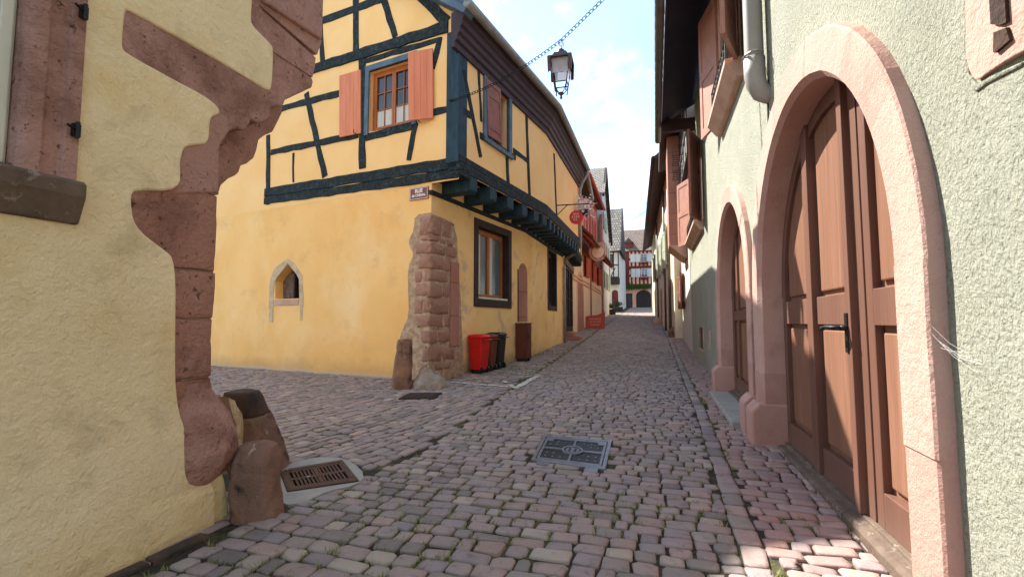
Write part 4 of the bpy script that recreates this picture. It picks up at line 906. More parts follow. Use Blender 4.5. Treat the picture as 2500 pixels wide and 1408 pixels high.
def gate(A, ro, rec, door_e, nm, cols_, zth, zr0, zr1, handle=None):
    uc, zs, r = A['uc'], A['zs'], A['r']; n = 40
    root = MB()
    # voussoir ring: front face, chamfered inner edge, deep reveal
    secs = []
    prof = [(ro, -.02), (ro, EF-.012), (ro-.014, EF), (r+.05, EF), (r+.0, EF-.05), (r-.0, -rec)]
    path_ = [(uc+1, None)]
    def ring(k):
        if k == 'a' or k == 'b':
            sg_ = 1 if k == 'a' else -1; return [RW.P(uc+sg_*rr, zb_, e) for rr, e in prof]
        t = math.pi*k/n; wob = .012*noise.noise(Vector((t*9, uc, 0)))
        return [RW.P(uc+(rr+(wob if i < 3 else wob*.4))*math.cos(t), zs+(rr+(wob if i < 3 else wob*.4))*math.sin(t), e) for i, (rr, e) in enumerate(prof)]
    def leg(sg_, z):
        w_ = .015*noise.noise(Vector((z*3, uc, sg_*2)))
        return [RW.P(uc+sg_*(rr+(w_ if i < 3 else w_*.3)), z, e) for i, (rr, e) in enumerate(prof)]
    rs = [leg(1, -.2)]+[leg(1, zs*i/10) for i in range(1, 10)]+[ring(k) for k in range(n+1)]+[leg(-1, zs*i/10) for i in range(9, 0, -1)]+[leg(-1, -.2)]
    m_ = len(prof)
    cuts = [0, 5, 10]+[10+int(n*t) for t in ((.13, .27, .42, .58, .73, .87) if A is A1 else (.2, .4, .6, .8))]+[10+n, 10+n+5, len(rs)-1]
    for c0, c1 in zip(cuts, cuts[1:]):
        de = random.uniform(-.004, .004); dv = Vector((RW.n[0]*de, RW.n[1]*de, 0)); b0 = len(root.v)
        for q in rs[c0:c1+1]: root.v += [tuple(p+dv) for p in q]
        for i in range(c1-c0):
            for k in range(m_-1): root.f.append([b0+i*m_+k, b0+i*m_+k+1, b0+(i+1)*m_+k+1, b0+(i+1)*m_+k])
    o = root.build('gate', M['arch_stone'], gh, smooth=False)
    for sg_ in ((1,) if A is A1 else (1, -1)):
        u0 = uc+sg_*(r-.015); u1 = uc+sg_*(ro+.03); z0 = RW.gz(u0, .2)
        p_ = MB(); p_.profile(RW, [(EF+.12, z0-.1), (EF+.12, z0+.42), (EF+.03, z0+.52), (-rec, z0+.52), (-rec, z0-.1)], min(u0, u1), max(u0, u1)); p_.build('plinth_stone', M['arch_stone'], o, bevel=.03)
    # door: boarded frame and panels
    ri = r+.02
    zth = zth
    def inside_pts(u0, u1, z0, zt):        # polygon clipped to the arch
        pts = [(u0, z0)]
        pts.append((u1, z0)); k = 14
        for i in range(k+1):
            u = u1+(u0-u1)*i/k; q = ri*ri-(u-uc)**2; za = zs+math.sqrt(max(q, 0)) if q > 0 else zs
            pts.append((u, min(zt, za)))
        return pts
    bk = MB(); bk.wprism(RW, inside_pts(uc-r+.02, uc+r-.02, zth, 9), door_e-.10, door_e-.065); door = bk.build('door', M['gate_panel'], o)
    st_ = MB()
    for (u0, u1, e) in cols_['stiles']:
        s1 = MB(); s1.wprism(RW, inside_pts(u0, u1, zth, 9), door_e-.065, door_e+e); s1.build('stile', M['gate_paint'], door, bevel=.006)
    for (u0, u1) in cols_['bays']:
        for (z0, z1) in ((zth, zth+.26), (zr0, zr1)):
            s1 = MB(); s1.wbox(RW, u0, u1, z0, z1, door_e-.065, door_e-.003); s1.build('rail', M['gate_paint'], door, bevel=.006)
        # raised field of each panel, small bead around it
        for (z0, z1) in ((zth+.26, zr0), (zr1, 9)):
            f = MB(); m1 = .05
            if z1 == 9:
                pts = inside_pts(u0+m1, u1-m1, z0+m1, 9); pts = [(u, z if i < 2 else z-.15) for i, (u, z) in enumerate(pts)]
                if min(p[1] for p in pts[2:]) < z0+.2: continue
            else: pts = [(u0+m1, z0+m1), (u1-m1, z0+m1), (u1-m1, z1-m1), (u0+m1, z1-m1)]
            f.wprism(RW, pts, door_e-.065, door_e-.035); f.build('panel', M['gate_panel'], door, bevel=.014)
    # arched head member following the stone
    hd = MB(); k = 28
    for i in range(k):
        t0, t1 = math.pi*i/k, math.pi*(i+1)/k
        q = [(uc+rr*math.cos(t), zs+rr*math.sin(t)) for rr, t in ((ri, t0), (ri-.16, t0), (ri-.16, t1), (ri, t1))]
        hd.wprism(RW, q, door_e-.035, door_e+.002)
    hd.build('arched_head', M['gate_paint'], door)
    th_ = MB(); th_.profile(RW, [(door_e-.05, zth-.3), (door_e+.13, zth-.3), (door_e+.13, zth-.06), (door_e+.10, zth-.035), (door_e+.04, zth-.03), (door_e+.035, zth), (door_e-.05, zth)], uc-r+.02, uc+r-.02); th_.build('threshold', M['old_wood'], o, bevel=.006)
    return o, door
g1, door1 = gate(A1, 2.13, .30, -.20, 'a', dict(stiles=[(6.5, 6.62, 0), (5.50, 5.66, 0), (5.36, 5.52, .035), (4.22, 4.42, 0), (4.36, 4.46, .05), (4.08, 4.2, -.004), (3.10, 3.28, 0)], bays=[(5.66, 6.5), (4.46, 5.36), (3.28, 4.08)]), .12, 1.57, 1.84)
g1['label'] = 'large brown panelled double gate in a pink stone arch'
mb = MB(); hu, hz = 4.44, 1.55
mb.wbox(RW, hu-.028, hu+.028, hz-.2, hz+.12, -.152, -.138); pl_ = mb.build('lock_plate', M['iron'], door1, bevel=.006)
mb = MB(); mb.tube([RW.P(hu, hz, -.15), RW.P(hu, hz, -.06), RW.P(hu+.04, hz, -.045), RW.P(hu+.16, hz+.004, -.045), RW.P(hu+.24, hz-.012, -.045), RW.P(hu+.29, hz+.002, -.05)], [.018, .018, .018, .015, .022, .008], 8); mb.lathe(tuple(RW.P(hu, hz-.02, -.13)), [(0, 0), (.035, .004), (.035, .036), (0, .04)], 10)
mb.build('handle', M['iron'], pl_, smooth=True)
g2, door2 = gate(A2, 1.93, .30, -.20, 'b', dict(stiles=[(10.5, 10.7, 0), (9.98, 10.12, 0), (8.66, 8.84, 0), (8.05, 8.22, 0), (7.52, 7.7, 0)], bays=[(10.12, 10.5), (8.84, 9.98), (7.7, 8.05), (8.22, 8.66)]), .22, 1.62, 1.80)
g2['label'] = 'second gate in a pink stone arch, farther along'
mb = MB(); z0 = RW.gz(9.1, .2); mb.wbox(RW, A2['uc']-A2['r']+.02, A2['uc']+A2['r']-.02, z0-.2, z0+.05, -.08, .30); mb.build('doorstep', M['concrete'], g2, bevel=.015)

# soffit, gutter, roof
EZ, EE = 7.95, .98
mb = MB(); mb.quad(RW.P(-5, GZt, -.02), RW.P(GU, GZt, -.02), RW.P(GU, EZ, EE), RW.P(-5, EZ, EE)); mb.build('soffit', M['soffit_navy'], gh, recalc=False)
mb = MB(); mb.profile(RW, [(-.02, GZt+.02), (EE, EZ+.02), (EE+.02, EZ+.16), (-5, GZt+4.3), (-9, GZt+1), (-9, GZt+.8), (-5, GZt+4.1)], -5, GU-.001); 
mb.build('roof', M['tile_dark'], gh, recalc=False)
mb = MB(); mb.wbox(RW, -5, GU, EZ-.02, EZ+.14, EE+.002, EE+.03); mb.build('fascia', M['cornice'], gh)
us = [-5+.45*i for i in range(int((17.2+5)/.45)+1)]
mb = MB()
for i, u in enumerate(us[:-1]):
    r0, r1 = .098, .105
    mb.tube([RW.P(u, EZ+.02, EE+.14), RW.P(us[i+1]+.02, EZ+.02, EE+.14)], [r0, r1], 12, cap=(i in (0, len(us)-2)))
mb.build('gutter', M['zinc_dark'], gh, smooth=False)
# gable end verge seen beyond the soffit
mb = MB(); mb.wbox(RW, GU+.001, GU+.18, EZ-.25, EZ+.12, -.2, EE+.02); mb.build('verge_board', M['cornice'], gh)
# downpipe with its blind end
mb = MB(); mb.tube([RW.P(6.02, 8.6, .14), RW.P(6.02, 4.62, .14)], .105, 16, cap=False); mb.tube([RW.P(6.02, 4.72, .14), RW.P(6.02, 4.52, .14), RW.P(6.02, 4.40, .125), RW.P(6.02, 4.30, .075), RW.P(6.02, 4.26, .0), RW.P(6.02, 4.25, -.05)], [.118, .118, .115, .11, .105, .10], 16)
dp = mb.build('downpipe', M['pipe_grey'], gh, smooth=True)
mb = MB(); mb.tube([RW.P(6.02+.16*math.cos(t), 4.74, .14+.12*math.sin(t)) for t in [k*math.pi/6 for k in range(-1, 8)]], .012, 6); mb.build('pipe_clip', M['zinc'], dp)
mb = MB(); mb.tube([RW.P(6.03, 4.28, .01), RW.P(6.06, 3.6, .012), RW.P(6.9, 2.9, .012), RW.P(7.12, 2.0, .014), RW.P(7.13, .4, .014)], .009, 6); mb.build('cable', M['iron'], gh)
# windows of the green house
def rwin(W4, nm, label):
    u0, u1, z0, z1 = W4[0][0], W4[1][0], W4[0][1], W4[2][1]
    o = window(gh, RW, u0, u1, z0, z1, -.16, M['shutter_brown'], 2, 3, fr=.09, curtain=False); o['label'] = label
    surround(o, RW, u0, u1, z0, z1, .17, .03, M['sill_stone'])
    s_ = MB(); s_.profile(RW, [(0, z0-.32), (.10, z0-.30), (.24, z0-.12), (.26, z0-.10), (.26, z0-.02), (0, z0-.0)], u0-.3, u1+.3); s_.build('sill', M['sill_stone'], o, bevel=.01)
    r_ = MB(); zt = z0+.42
    for e in (.2,):
        r_.tube([RW.P(u0+.02, zt, e), RW.P(u1-.02, zt, e)], .014, 6); r_.tube([RW.P(u0+.02, z0+.06, e), RW.P(u1-.02, z0+.06, e)], .012, 6)
        k = 9
        for i in range(k+1):
            u = u0+.03+(u1-u0-.06)*i/k; r_.tube([RW.P(u, z0, e), RW.P(u, zt, e)], .009, 5)
        for i in range(k):
            u = u0+.03+(u1-u0-.06)*(i+.5)/k; r_.tube([RW.P(u+.06*math.cos(t), z0+.22+.11*math.sin(t), e+.004) for t in [j*math.pi/5 for j in range(10)]], .007, 4, closed=True)
    for u in (u0+.02, u1-.02): r_.tube([RW.P(u, zt, 0), RW.P(u, zt, .2)], .012, 6)
    r_.build('railing', M['iron'], o)
    return o
def panel_shutter(parent, Wl, uh, zlo, zhi, wd, ang, sgn, m, e0=.05):
    """leaf hinged at u=uh; sgn +1 extends away from the viewer; ang 0 flat on the wall, 90 straight out"""
    c, s_ = math.cos(R(ang))*sgn, math.sin(R(ang)); p0 = Vector((uh, e0)); p1 = Vector((uh+wd*c, e0+wd*s_)); nn = Vector((-(p1-p0).y, (p1-p0).x)).normalized()*.05
    def box(mb, t0, t1, za, zb, k0, k1):
        a, b2 = p0.lerp(p1, t0), p0.lerp(p1, t1); q = [a+nn*k0, b2+nn*k0, b2+nn*k1, a+nn*k1]
        mb.prism([Wl.P(v.x, za, v.y) for v in q], [Wl.P(v.x, zb, v.y) for v in q])
    mb = MB(); box(mb, 0, 1, zlo, zhi, -.3, .3); o = mb.build('shutter', m, parent, bevel=.006)
    f = MB()
    for k0, k1 in ((-.6, -.302), (.302, .6)):
        for t0, t1, a, b2 in ((0, .14, 0, 1), (.86, 1, 0, 1), (.14, .86, 0, .07), (.14, .86, .93, 1), (.14, .86, .46, .54)): box(f, t0, t1, zlo+(zhi-zlo)*a, zlo+(zhi-zlo)*b2, k0, k1)
    f.build('shutter_frame', m, o)
    return o
wA = rwin(W1, 'a', 'upper window with iron railing, near the downpipe')
panel_shutter(wA, RW, 7.6, 5.5, 8.1, .95, 20, -1, M['shutter_sunlit']); panel_shutter(wA, RW, 9.75, 5.5, 8.1, .95, 14, 1, M['shutter_sunlit'])
wB = rwin(W2, 'b', 'lower window with open shutters beyond the second gate')
panel_shutter(wB, RW, 14.0, 4.4, 6.75, .9, 22, -1, M['shutter_brown']); panel_shutter(wB, RW, 17.8, 4.4, 6.75, 1.0, 22, 1, M['shutter_sunlit'])
# bare stone ring at the top right
rg = [(2370, -60), (2369, 100), (2374, 160), (2388, 190), (2400, 197), (2425, 175), (2500, 132), (2580, 90), (2600, -60)]
ru = RW.poly(rg, .0); mb = MB(); mb.wprism(RW, smooth_loop(ru, 2), .022, -.2); rs_ = mb.build('bare_stone', M['arch_stone'], gh, bevel=.012, subdiv=1, rough=.004)
for q in ([(2412, -40), (2450, -40), (2456, 55), (2440, 62), (2418, 60)], [(2425, 80), (2455, 68), (2464, 98), (2428, 130), (2424, 128)]):
    mb = MB(); mb.wprism(RW, RW.poly(q, .034), .034, -.02); mb.build('socket_shade_patch', M['socket_shade'], rs_)  # raised dark patch painted as the shade inside a hole
lip = MB(); lp = RW.poly([(2330, -60), (2335, 120), (2352, 190), (2385, 225), (2412, 205), (2500, 160), (2500, 150), (2412, 190), (2390, 205), (2372, 180), (2364, 120), (2362, -60)], 0)
lip.wprism(RW, lp, .010, -.02); lip.build('plaster_lip', M['plaster_green'], gh, bevel=.008)
# pale conduit low on the wall, by the second gate
u0, u1, z0, z1 = RW.r(1731, 805, 1736, 850); mb = MB(); mb.wbox(RW, u0, u0+.22, z0, z1, 0, .03); mb.build('meter_cover', M['sill_stone'], gh, bevel=.006)
# cobwebs on the near arch edge are fine threads
cw = thing('cobweb', 'torn white cobweb stretched from the arch edge to the green plaster', 'cobweb', tuple(RW.P(2.72, 1.45, .05)))
r3 = random.Random(9)
mb = MB()
P0 = [RW.P(2.76, 1.62, .06), RW.P(2.75, 1.56, .07), RW.P(2.75, 1.50, .05)]; P1 = [RW.P(2.50, 1.44, .012), RW.P(2.44, 1.46, .01), RW.P(2.53, 1.40, .012), RW.P(2.58, 1.48, .012)]
for i in range(5):
    a, b2 = r3.choice(P0), r3.choice(P1); a = a+Vector((0, 0, r3.uniform(-.03, .03))); b2 = b2+Vector((0, 0, r3.uniform(-.03, .03))); m_ = a.lerp(b2, .5)-Vector((0, 0, r3.uniform(.005, .03)))
    mb.tube([a, m_, b2], .0007, 3, cap=False)
mb.build('web_threads', M['white_shutter'], cw)

# ================================================================== houses farther along the right side
hb = thing('half_timbered_house', 'white half timbered house with shutters just past the green house', 'house', tuple(RW.P(20, .6, -.2)))
mb = MB(); mb.wbox(RW, 15.85, 20.4, 7.0, 9.6, -.2, .22); mb.wbox(RW, 19.25, 25, -.2, 9.6, -1.2, .02); mb.build('upper_wall', M['white_plaster'], hb)
for u in (15.9, 16.8, 17.7, 18.6, 19.5, 20.2):
    mb = MB(); mb.wbox(RW, u, u+.16, 7.0, 9.5, .1, .255); mb.build('stud', M['timber_dark'], hb)
for z in (6.95, 7.9, 8.8):
    mb = MB(); mb.wbox(RW, 15.84, 20.42, z, z+.15, .1, .26); mb.build('rail', M['timber_dark'], hb)
mb = MB(); mb.wbox(RW, 20.5, 22.3, 4.75, 9.4, -.1, .72); mb.build('bay_pier', M['pier_stone'], hb, bevel=.03)
mb = MB(); mb.profile(RW, [(-.1, 4.2), (.1, 4.2), (.74, 4.75), (-.1, 4.75)], 20.45, 22.35); mb.build('bay_corbel', M['sill_stone'], hb, bevel=.02)
mb = MB(); mb.profile(RW, [(-.1, 9.65), (1.0, 9.3), (1.02, 9.46), (-4, 13.0), (-4, 12.8)], 15.9, 25.2); mb.build('roof', M['tile_dark'], hb, recalc=False)
mb = MB()
for z in (7.9, 7.3):
    for i in range(6): mb.tube([RW.P(18.6+i*.25, z, .24), RW.P(18.6+i*.25, z, .55)], .014, 5)
    mb.tube([RW.P(18.6, z, .55), RW.P(19.85, z, .55)], .014, 5); mb.tube([RW.P(18.6, z+.3, .55), RW.P(19.85, z+.3, .55)], .014, 5)
mb.build('balcony_rail', M['iron'], hb)
for (u0, z0) in ((23.0, 6.0), (23.0, 2.2)):
    o = window(hb, RW, u0, u0+1.1, z0, z0+1.6, .05, M['frame_dark'], 2, 3, curtain=False); panel_shutter(o, RW, u0-.04, z0, z0+1.6, .6, 14, -1, M['shutter_brown'], .07); panel_shutter(o, RW, u0+1.14, z0, z0+1.6, .6, 14, 1, M['shutter_brown'], .07)

ch = thing('cream_house', 'cream plastered house with green grey shutters on the far right side', 'house', tuple(RC.P(8, 1, -.2)))
mb = MB(); mb.wbox(RC, 3.6, 36, -.2, 10.6, -1.5, .22); mb.build('wall', M['cream'], ch)
for (u, z0, z1) in ((7.0, 4.9, 7.2), (11.5, 4.9, 7.2), (17, 5.2, 7.6), (24, 5.4, 7.8)):
    o = window(ch, RC, u, u+1.3, z0, z1, .23, M['frame_dark'], 2, 3, curtain=False); surround(o, RC, u, u+1.3, z0, z1, .14, .25, M['sill_stone'])
    panel_shutter(o, RC, u-.15, z0, z1, .75, 15, -1, M['pale_shutter'], .27); panel_shutter(o, RC, u+1.45, z0, z1, .75, 15, 1, M['pale_shutter'], .27)
for (u, z0, z1) in ((6.5, .9, 3.6), (10.5, 1.1, 3.4), (15.5, 1.4, 3.9), (21, 1.9, 4.2), (28, 2.4, 4.6)):
    mb = MB(); mb.wbox(RC, u, u+1.4, z0, z1, .1, .235); o = mb.build('door', M['shutter_brown'], ch); surround(o, RC, u, u+1.4, z0, z1, .2, .26, M['arch_stone'])
for u in (5.2, 9.4, 19.5):
    mb = MB(); mb.tube([RC.P(u, 10, .34), RC.P(u, RC.gz(u)-.1, .34)], .07, 8); mb.build('downpipe', M['zinc_dark'], ch, smooth=True)
mb = MB(); mb.profile(RC, [(-.3, 10.9), (1.05, 10.1), (1.08, 10.28), (-4.5, 14.6), (-4.5, 14.3)], 3.4, 36.5); mb.build('roof', M['cornice'], ch, recalc=False)
mb = MB(); mb.tube([RC.P(3.4, 10.2, 1.15), RC.P(36.5, 10.2, 1.15)], .1, 8); mb.build('gutter', M['cornice'], ch, smooth=True)

# stone bollard stones at the foot of the far right walls
for i, (px, py, lab) in enumerate(((1648, 822, 'small dark guard stone at the end of the green wall'), (1604, 792, 'pale rounded guard stone before the cream house doors'))):
    p = ground(px, py); sc_ = .55
    rock('guard_stone', lab, 'guard stone', [(p.x, p.y, p.z-.1, .35, .3), (p.x, p.y, p.z+.2, .32, .28), (p.x, p.y, p.z+.45, .22, .2), (p.x, p.y, p.z+.55, .1, .09)], M['sandstone_dark'] if i == 0 else M['sill_stone'], seed=20+i, amp=.02)

# ================================================================== second yellow house, after the downpipe
y2 = thing('yellow_shop_house', 'narrow yellow house with dark glazed shop door, after the grey downpipe', 'house', tuple(T3.P(2.8, .1, 0)))
mb = MB(); mb.wbox(T3, .02, 5.6, -.1, 5.2, -6, 0); mb.build('ground_wall', M['plaster_t_low'], y2)
mb = MB(); mb.wbox(T3, .02, 5.6, 5.2, 9.2, -6, .55); mb.build('upper_wall', M['plaster_t_up'], y2)
for u in (.1, 1.6, 3.0, 4.4, 5.4):
    mb = MB(); mb.wbox(T3, u, u+.18, 5.5, 9.1, .4, .585); mb.build('stud', M['timber'], y2, bevel=.01)
for z in (5.2, 7.0, 8.9):
    mb = MB(); mb.wbox(T3, 0.03, 5.62, z, z+.26, .4, .59); mb.build('rail', M['timber'], y2, bevel=.01)
for k in range(7):
    mb = MB(); mb.profile(T3, [(-.1, 4.85), (.5, 4.85), (.56, 4.92), (.56, 5.2), (-.1, 5.2)], .2+k*.78, .5+k*.78); mb.build('joist', M['timber'], y2, bevel=.02)
for u in (.5, 3.2):
    o = window(y2, T3, u+.3, u+1.0, 7.2, 8.8, .57, M['window_wood'], 1, 3, curtain=False); panel_shutter(o, T3, u+.28, 7.2, 8.8, .55, 12, -1, M['shutter_orange'], .6); panel_shutter(o, T3, u+1.02, 7.2, 8.8, .55, 12, 1, M['shutter_orange'], .6)
o = window(y2, T3, .7, 4.9, T3.gz(2)+.35, 4.6, .03, M['frame_dark'], 2, 2, fr=.16, curtain=False, name='shop_front', sashes=2)
mb = MB(); mb.wbox(T3, .5, 5.1, 4.45, 4.75, -.1, .12); mb.build('shop_lintel', M['old_wood'], o)
mb = MB(); mb.wbox(T3, .8, 2.6, T3.gz(1)-.1, T3.gz(1)+.22, .0, .75); mb.wbox(T3, .9, 2.5, T3.gz(1)+.22, T3.gz(1)+.42, .0, .4); mb.build('doorstep', M['pier_stone'], y2, bevel=.02)
mb = MB(); mb.profile(T3, [(.4, 9.2), (1.1, 9.0), (1.12, 9.2), (-4, 13.4), (-4, 9.2)], 0.2, 5.8); mb.build('roof', M['tile_dark'], y2)
mb = MB(); mb.tube([T3.P(.2, 9.05, 1.2), T3.P(5.8, 9.05, 1.2)], .11, 10); mb.build('gutter', M['zinc'], y2, smooth=True)

# ================================================================== salmon house
ph = thing('salmon_house', 'salmon pink house with arched door and low red tiled lean-to roof', 'house', tuple(PH.P(6, .1, .6)))
mb = MB(); mb.wbox(PH, .02, 18.6, 0, 6.2, -5, 0); mb.build('wall', M['pink_pale'], ph)
mb = MB(); mb.wbox(PH, .02, 6.2, 6.2, 10.3, -5, -.35); mb.build('upper_wall', M['pink_plaster'], ph)
mb = MB(); mb.wbox(PH, 6.2, 17.2, 6.2, 12.4, -5, -.30); mb.build('boarded_gable', M['red_board'], ph)
for k in range(5):
    o = window(ph, PH, 6.8+k*2.0, 7.8+k*2.0, 8.6, 10.8, -.27, M['red_paint'], 2, 3, curtain=False)
mb = MB(); mb.profile(PH, [(-.1, 7.9), (1.25, 6.6), (1.27, 6.75), (-.1, 8.1)], .3, 16.8); mb.build('lean_to_roof', M['tile_red'], ph)
for k in range(17):
    mb = MB(); mb.profile(PH, [(0, 7.5), (1.15, 6.45), (1.15, 6.57), (0, 7.7)], .5+k, .62+k); mb.build('rafter', M['red_paint'], ph)
mb = MB()
for z in (4.15, 4.4): mb.wbox(PH, .03, 18.5, z, z+.12, -.02, .07)
mb.build('string_course', M['pink_plaster'], ph, bevel=.01)
dz = PH.gz(1.5)
ua, ub, z0, z1 = PH.r(1408, 663, 1424, 800)
mb = MB(); uc = (ua+ub)/2; rr = (ub-ua)/2; mb.wprism(PH, [(uc+rr, dz-.1)]+[(uc+rr*math.cos(math.pi*k/12), z1-rr+rr*math.sin(math.pi*k/12)) for k in range(13)]+[(uc-rr, dz-.1)], -.02, .04); o = mb.build('arched_door', M['pink_plaster'], ph)
mb = MB(); mb.wprism(PH, [(uc+rr-.2, dz-.1)]+[(uc+(rr-.2)*math.cos(math.pi*k/12), z1-rr+(rr-.2)*math.sin(math.pi*k/12)) for k in range(13)]+[(uc-rr+.2, dz-.1)], .03, .05); mb.build('door_leaf', M['pier_stone'], o)
for u in (5.4, 9.5, 13.6):
    o = window(ph, PH, u, u+1.0, 4.8, 6.3, .02, M['red_paint'], 2, 2, curtain=False); panel_shutter(o, PH, u-.03, 4.8, 6.3, .6, 20, -1, M['red_paint']); panel_shutter(o, PH, u+1.03, 4.8, 6.3, .6, 20, 1, M['red_paint'])
mb = MB(); mb.tube([PH.P(8.2, 6.4, .12), PH.P(8.2, PH.gz(8), .12)], .06, 8); mb.build('downpipe', M['pier_stone'], ph, smooth=True)
mb = MB(); mb.wbox(PH, 17.5, 18.6, 1.0, 12.0, -.1, .14); mb.build('pilaster', M['pier_stone'], ph, bevel=.02)
mb = MB(); mb.profile(PH, [(-.4, 12.4), (.3, 12.3), (.32, 12.5), (-.6, 13.0), (-1.3, 13.8), (-2.2, 15.3), (-4, 17.5), (-4, 12.4)], 5.6, 17.3); mb.build('flared_roof', M['tile_red'], ph)
mb = MB(); mb.profile(PH, [(-.5, 10.3), (.1, 10.2), (-4.5, 14), (-4.5, 10.3)], -.1, 6.0); mb.build('front_roof', M['tile_red'], ph)
mb = MB(); mb.tube([PH.P(5.6, 12.35, .42), PH.P(17.3, 12.35, .42)], .13, 8); mb.build('gutter', M['red_paint'], ph, smooth=True)
# ================================================================== tall white gabled house
wh = thing('white_gabled_house', 'tall white house with steep tiled roof and street gable behind the salmon house', 'house', tuple(PH.P(20, .1, 1.5)))
mb = MB(); gl = [(18.65, 1), (26.2, 1), (26.2, 11.0), (20.6, 17.2), (18.65, 15.1)]; mb.wprism(PH, gl, .05, -8); mb.build('wall', M['white_plaster'], wh)
mb = MB(); mb.add([PH.P(20.6, 17.6, .45), PH.P(17.4, 14.1, .45), PH.P(17.4, 14.1, -12), PH.P(20.6, 17.6, -12)], [(0, 1, 2, 3)], [(0, 0), (0, 9), (12, 9), (12, 0)])
mb.add([PH.P(20.6, 17.6, .45), PH.P(26.8, 10.7, .45), PH.P(26.8, 10.7, -12), PH.P(20.6, 17.6, -12)], [(0, 1, 2, 3)], [(0, 0), (0, 9), (12, 9), (12, 0)]); mb.build('roof', M['tile_grey'], wh, recalc=False)
mb = MB(); mb.beam(PH, (20.6, 17.42), (26.9, 10.4), .3, .2, .42); mb.beam(PH, (20.6, 17.42), (17.4, 13.85), .3, .2, .42); mb.build('verge_board', M['timber_dark'], wh)
mb = MB(); mb.wbox(PH, 20.2, 20.9, 17, 18.6, -6, -6.7); mb.build('chimney', M['rubble_block'], wh)
for k, (u, z) in enumerate(((19.6, 8), (22.4, 8), (24.6, 8), (19.6, 5), (22.4, 5), (24.6, 5), (19.6, 11), (21.6, 11))):
    o = window(wh, PH, u, u+.9, z, z+1.7, .06, M['frame_dark'], 2, 3, curtain=False)
    panel_shutter(o, PH, u-.03, z, z+1.7, .5, 8, -1, M['pale_shutter'], .08); panel_shutter(o, PH, u+.93, z, z+1.7, .5, 8, 1, M['pale_shutter'], .08)

# ================================================================== house with the tiled slope facing down the street
FH = W(*[ray(1484, 750)[i]*62 for i in (0, 1)], 107, 'L')
fh = thing('tiled_roof_house', 'narrow half timbered house under a pale tiled slope facing down the street', 'house', tuple(FH.P(1, 3, -.2)))
gb = gz(FH.o[0], FH.o[1])
_, _, ze, zr = FH.r(1487, 492, 1520, 613)
mb = MB(); mb.wbox(FH, -9, 1.5, gb-.3, ze+.2, -14, 0); mb.build('wall', M['white_plaster'], fh)
mb = MB(); mb.add([FH.P(-9, ze, .5), FH.P(1.75, ze, .5), FH.P(1.75, zr, -4.2), FH.P(-9, zr, -4.2)], [(0, 1, 2, 3)], [(0, 0), (11.5, 0), (11.5, 7), (0, 7)])
mb.add([FH.P(-9, ze, -9.0), FH.P(1.75, ze, -9.0), FH.P(1.75, zr, -4.2), FH.P(-9, zr, -4.2)], [(0, 1, 2, 3)], [(0, 0), (11.5, 0), (11.5, 7), (0, 7)])
mb.build('roof', M['tile_grey'], fh, recalc=False)
mb = MB(); mb.prism([FH.P(1.75, ze-.1, .5), FH.P(1.75, ze+.1, .5), FH.P(1.75, zr+.1, -4.2), FH.P(1.75, ze-.1, -9)], [FH.P(1.87, ze-.1, .5), FH.P(1.87, ze+.1, .5), FH.P(1.87, zr+.1, -4.2), FH.P(1.87, ze-.1, -9)]); mb.build('verge_board', M['timber_dark'], fh)
_, _, zb, zt = FH.r(1495, 620, 1515, 676)
for u in (-.6, .2, .75, 1.37):
    mb = MB(); mb.wbox(FH, u, u+.13, zb, zt+.4, -.1, .03); mb.build('stud', M['timber_dark'], fh)
for z in (zb-.1, (zb+zt)/2, zt+.2):
    mb = MB(); mb.wbox(FH, -2, 1.5, z, z+.15, -.1, .033); mb.build('rail', M['timber_dark'], fh)
mb = MB(); mb.beam(FH, (.45, zb), (1.0, zb+1.2), .12, -.1, .029); mb.build('brace', M['timber_dark'], fh)
mb = MB(); mb.wbox(FH, -2, 1.6, zb-1.0, zb-.15, .0, .6); mb.build('balcony', M['timber_dark'], fh)
window(fh, FH, .33, .75, zb+1.3, zt, .01, M['frame_dark'], 1, 2, curtain=False)
mb = MB(); mb.wprism(FH, [(.55, gb), (1.35, gb)]+[(.95+.4*math.cos(math.pi*k/8), gb+2.4+.4*math.sin(math.pi*k/8)) for k in range(9)], -.1, .02); mb.build('arched_door', M['timber_red'], fh)

# ================================================================== house closing the street
EH = W(*[ray(1522, 750)[i]*76.5 for i in (0, 1)], 107, 'L')
eh = thing('red_half_timbered_house', 'dark red half timbered house with white shutters closing the far end of the street', 'house', tuple(EH.P(2.5, 4, -.2)))
eg = gz(EH.o[0], EH.o[1])
_, _, z2, z1 = EH.r(1530, 613, 1585, 700)
mb = MB(); mb.wbox(EH, -6, 14, eg-.5, z2+.1, -9, 0); mb.build('ground_wall', M['pink_plaster'], eh)
mb = MB(); mb.wbox(EH, -6, 14, z2+.1, z1+.2, -9, .35); mb.build('upper_wall', M['pink_plaster'], eh)
_, _, za, zr = EH.r(1530, 548, 1585, 613)
mb = MB(); mb.add([EH.P(-6, za-.05, .9), EH.P(14, za-.05, .9), EH.P(14, zr, -4.5), EH.P(-6, zr, -4.5)], [(0, 1, 2, 3)], [(0, 0), (20, 0), (20, 7), (0, 7)]); mb.build('roof', M['tile_dark'], eh, recalc=False)
hgt = z1-z2
for z in (z2+.1, z2+hgt*.28, z2+hgt*.47, z2+hgt*.52, z2+hgt*.74, z1-.12):
    mb = MB(); mb.wbox(EH, -6, 14, z, z+.34, .2, .39); mb.build('rail', M['timber_red'], eh)
for k in range(14):
    u = -1.2+k*.62; mb = MB(); mb.wbox(EH, u, u+.26, z2+.1, z1+.1, .2, .384); mb.build('stud', M['timber_red'], eh)
mb = MB(); mb.wbox(EH, -2, 1.05, z2+.3, z1, .3, .42); mb.build('board_panel', M['timber_red'], eh)
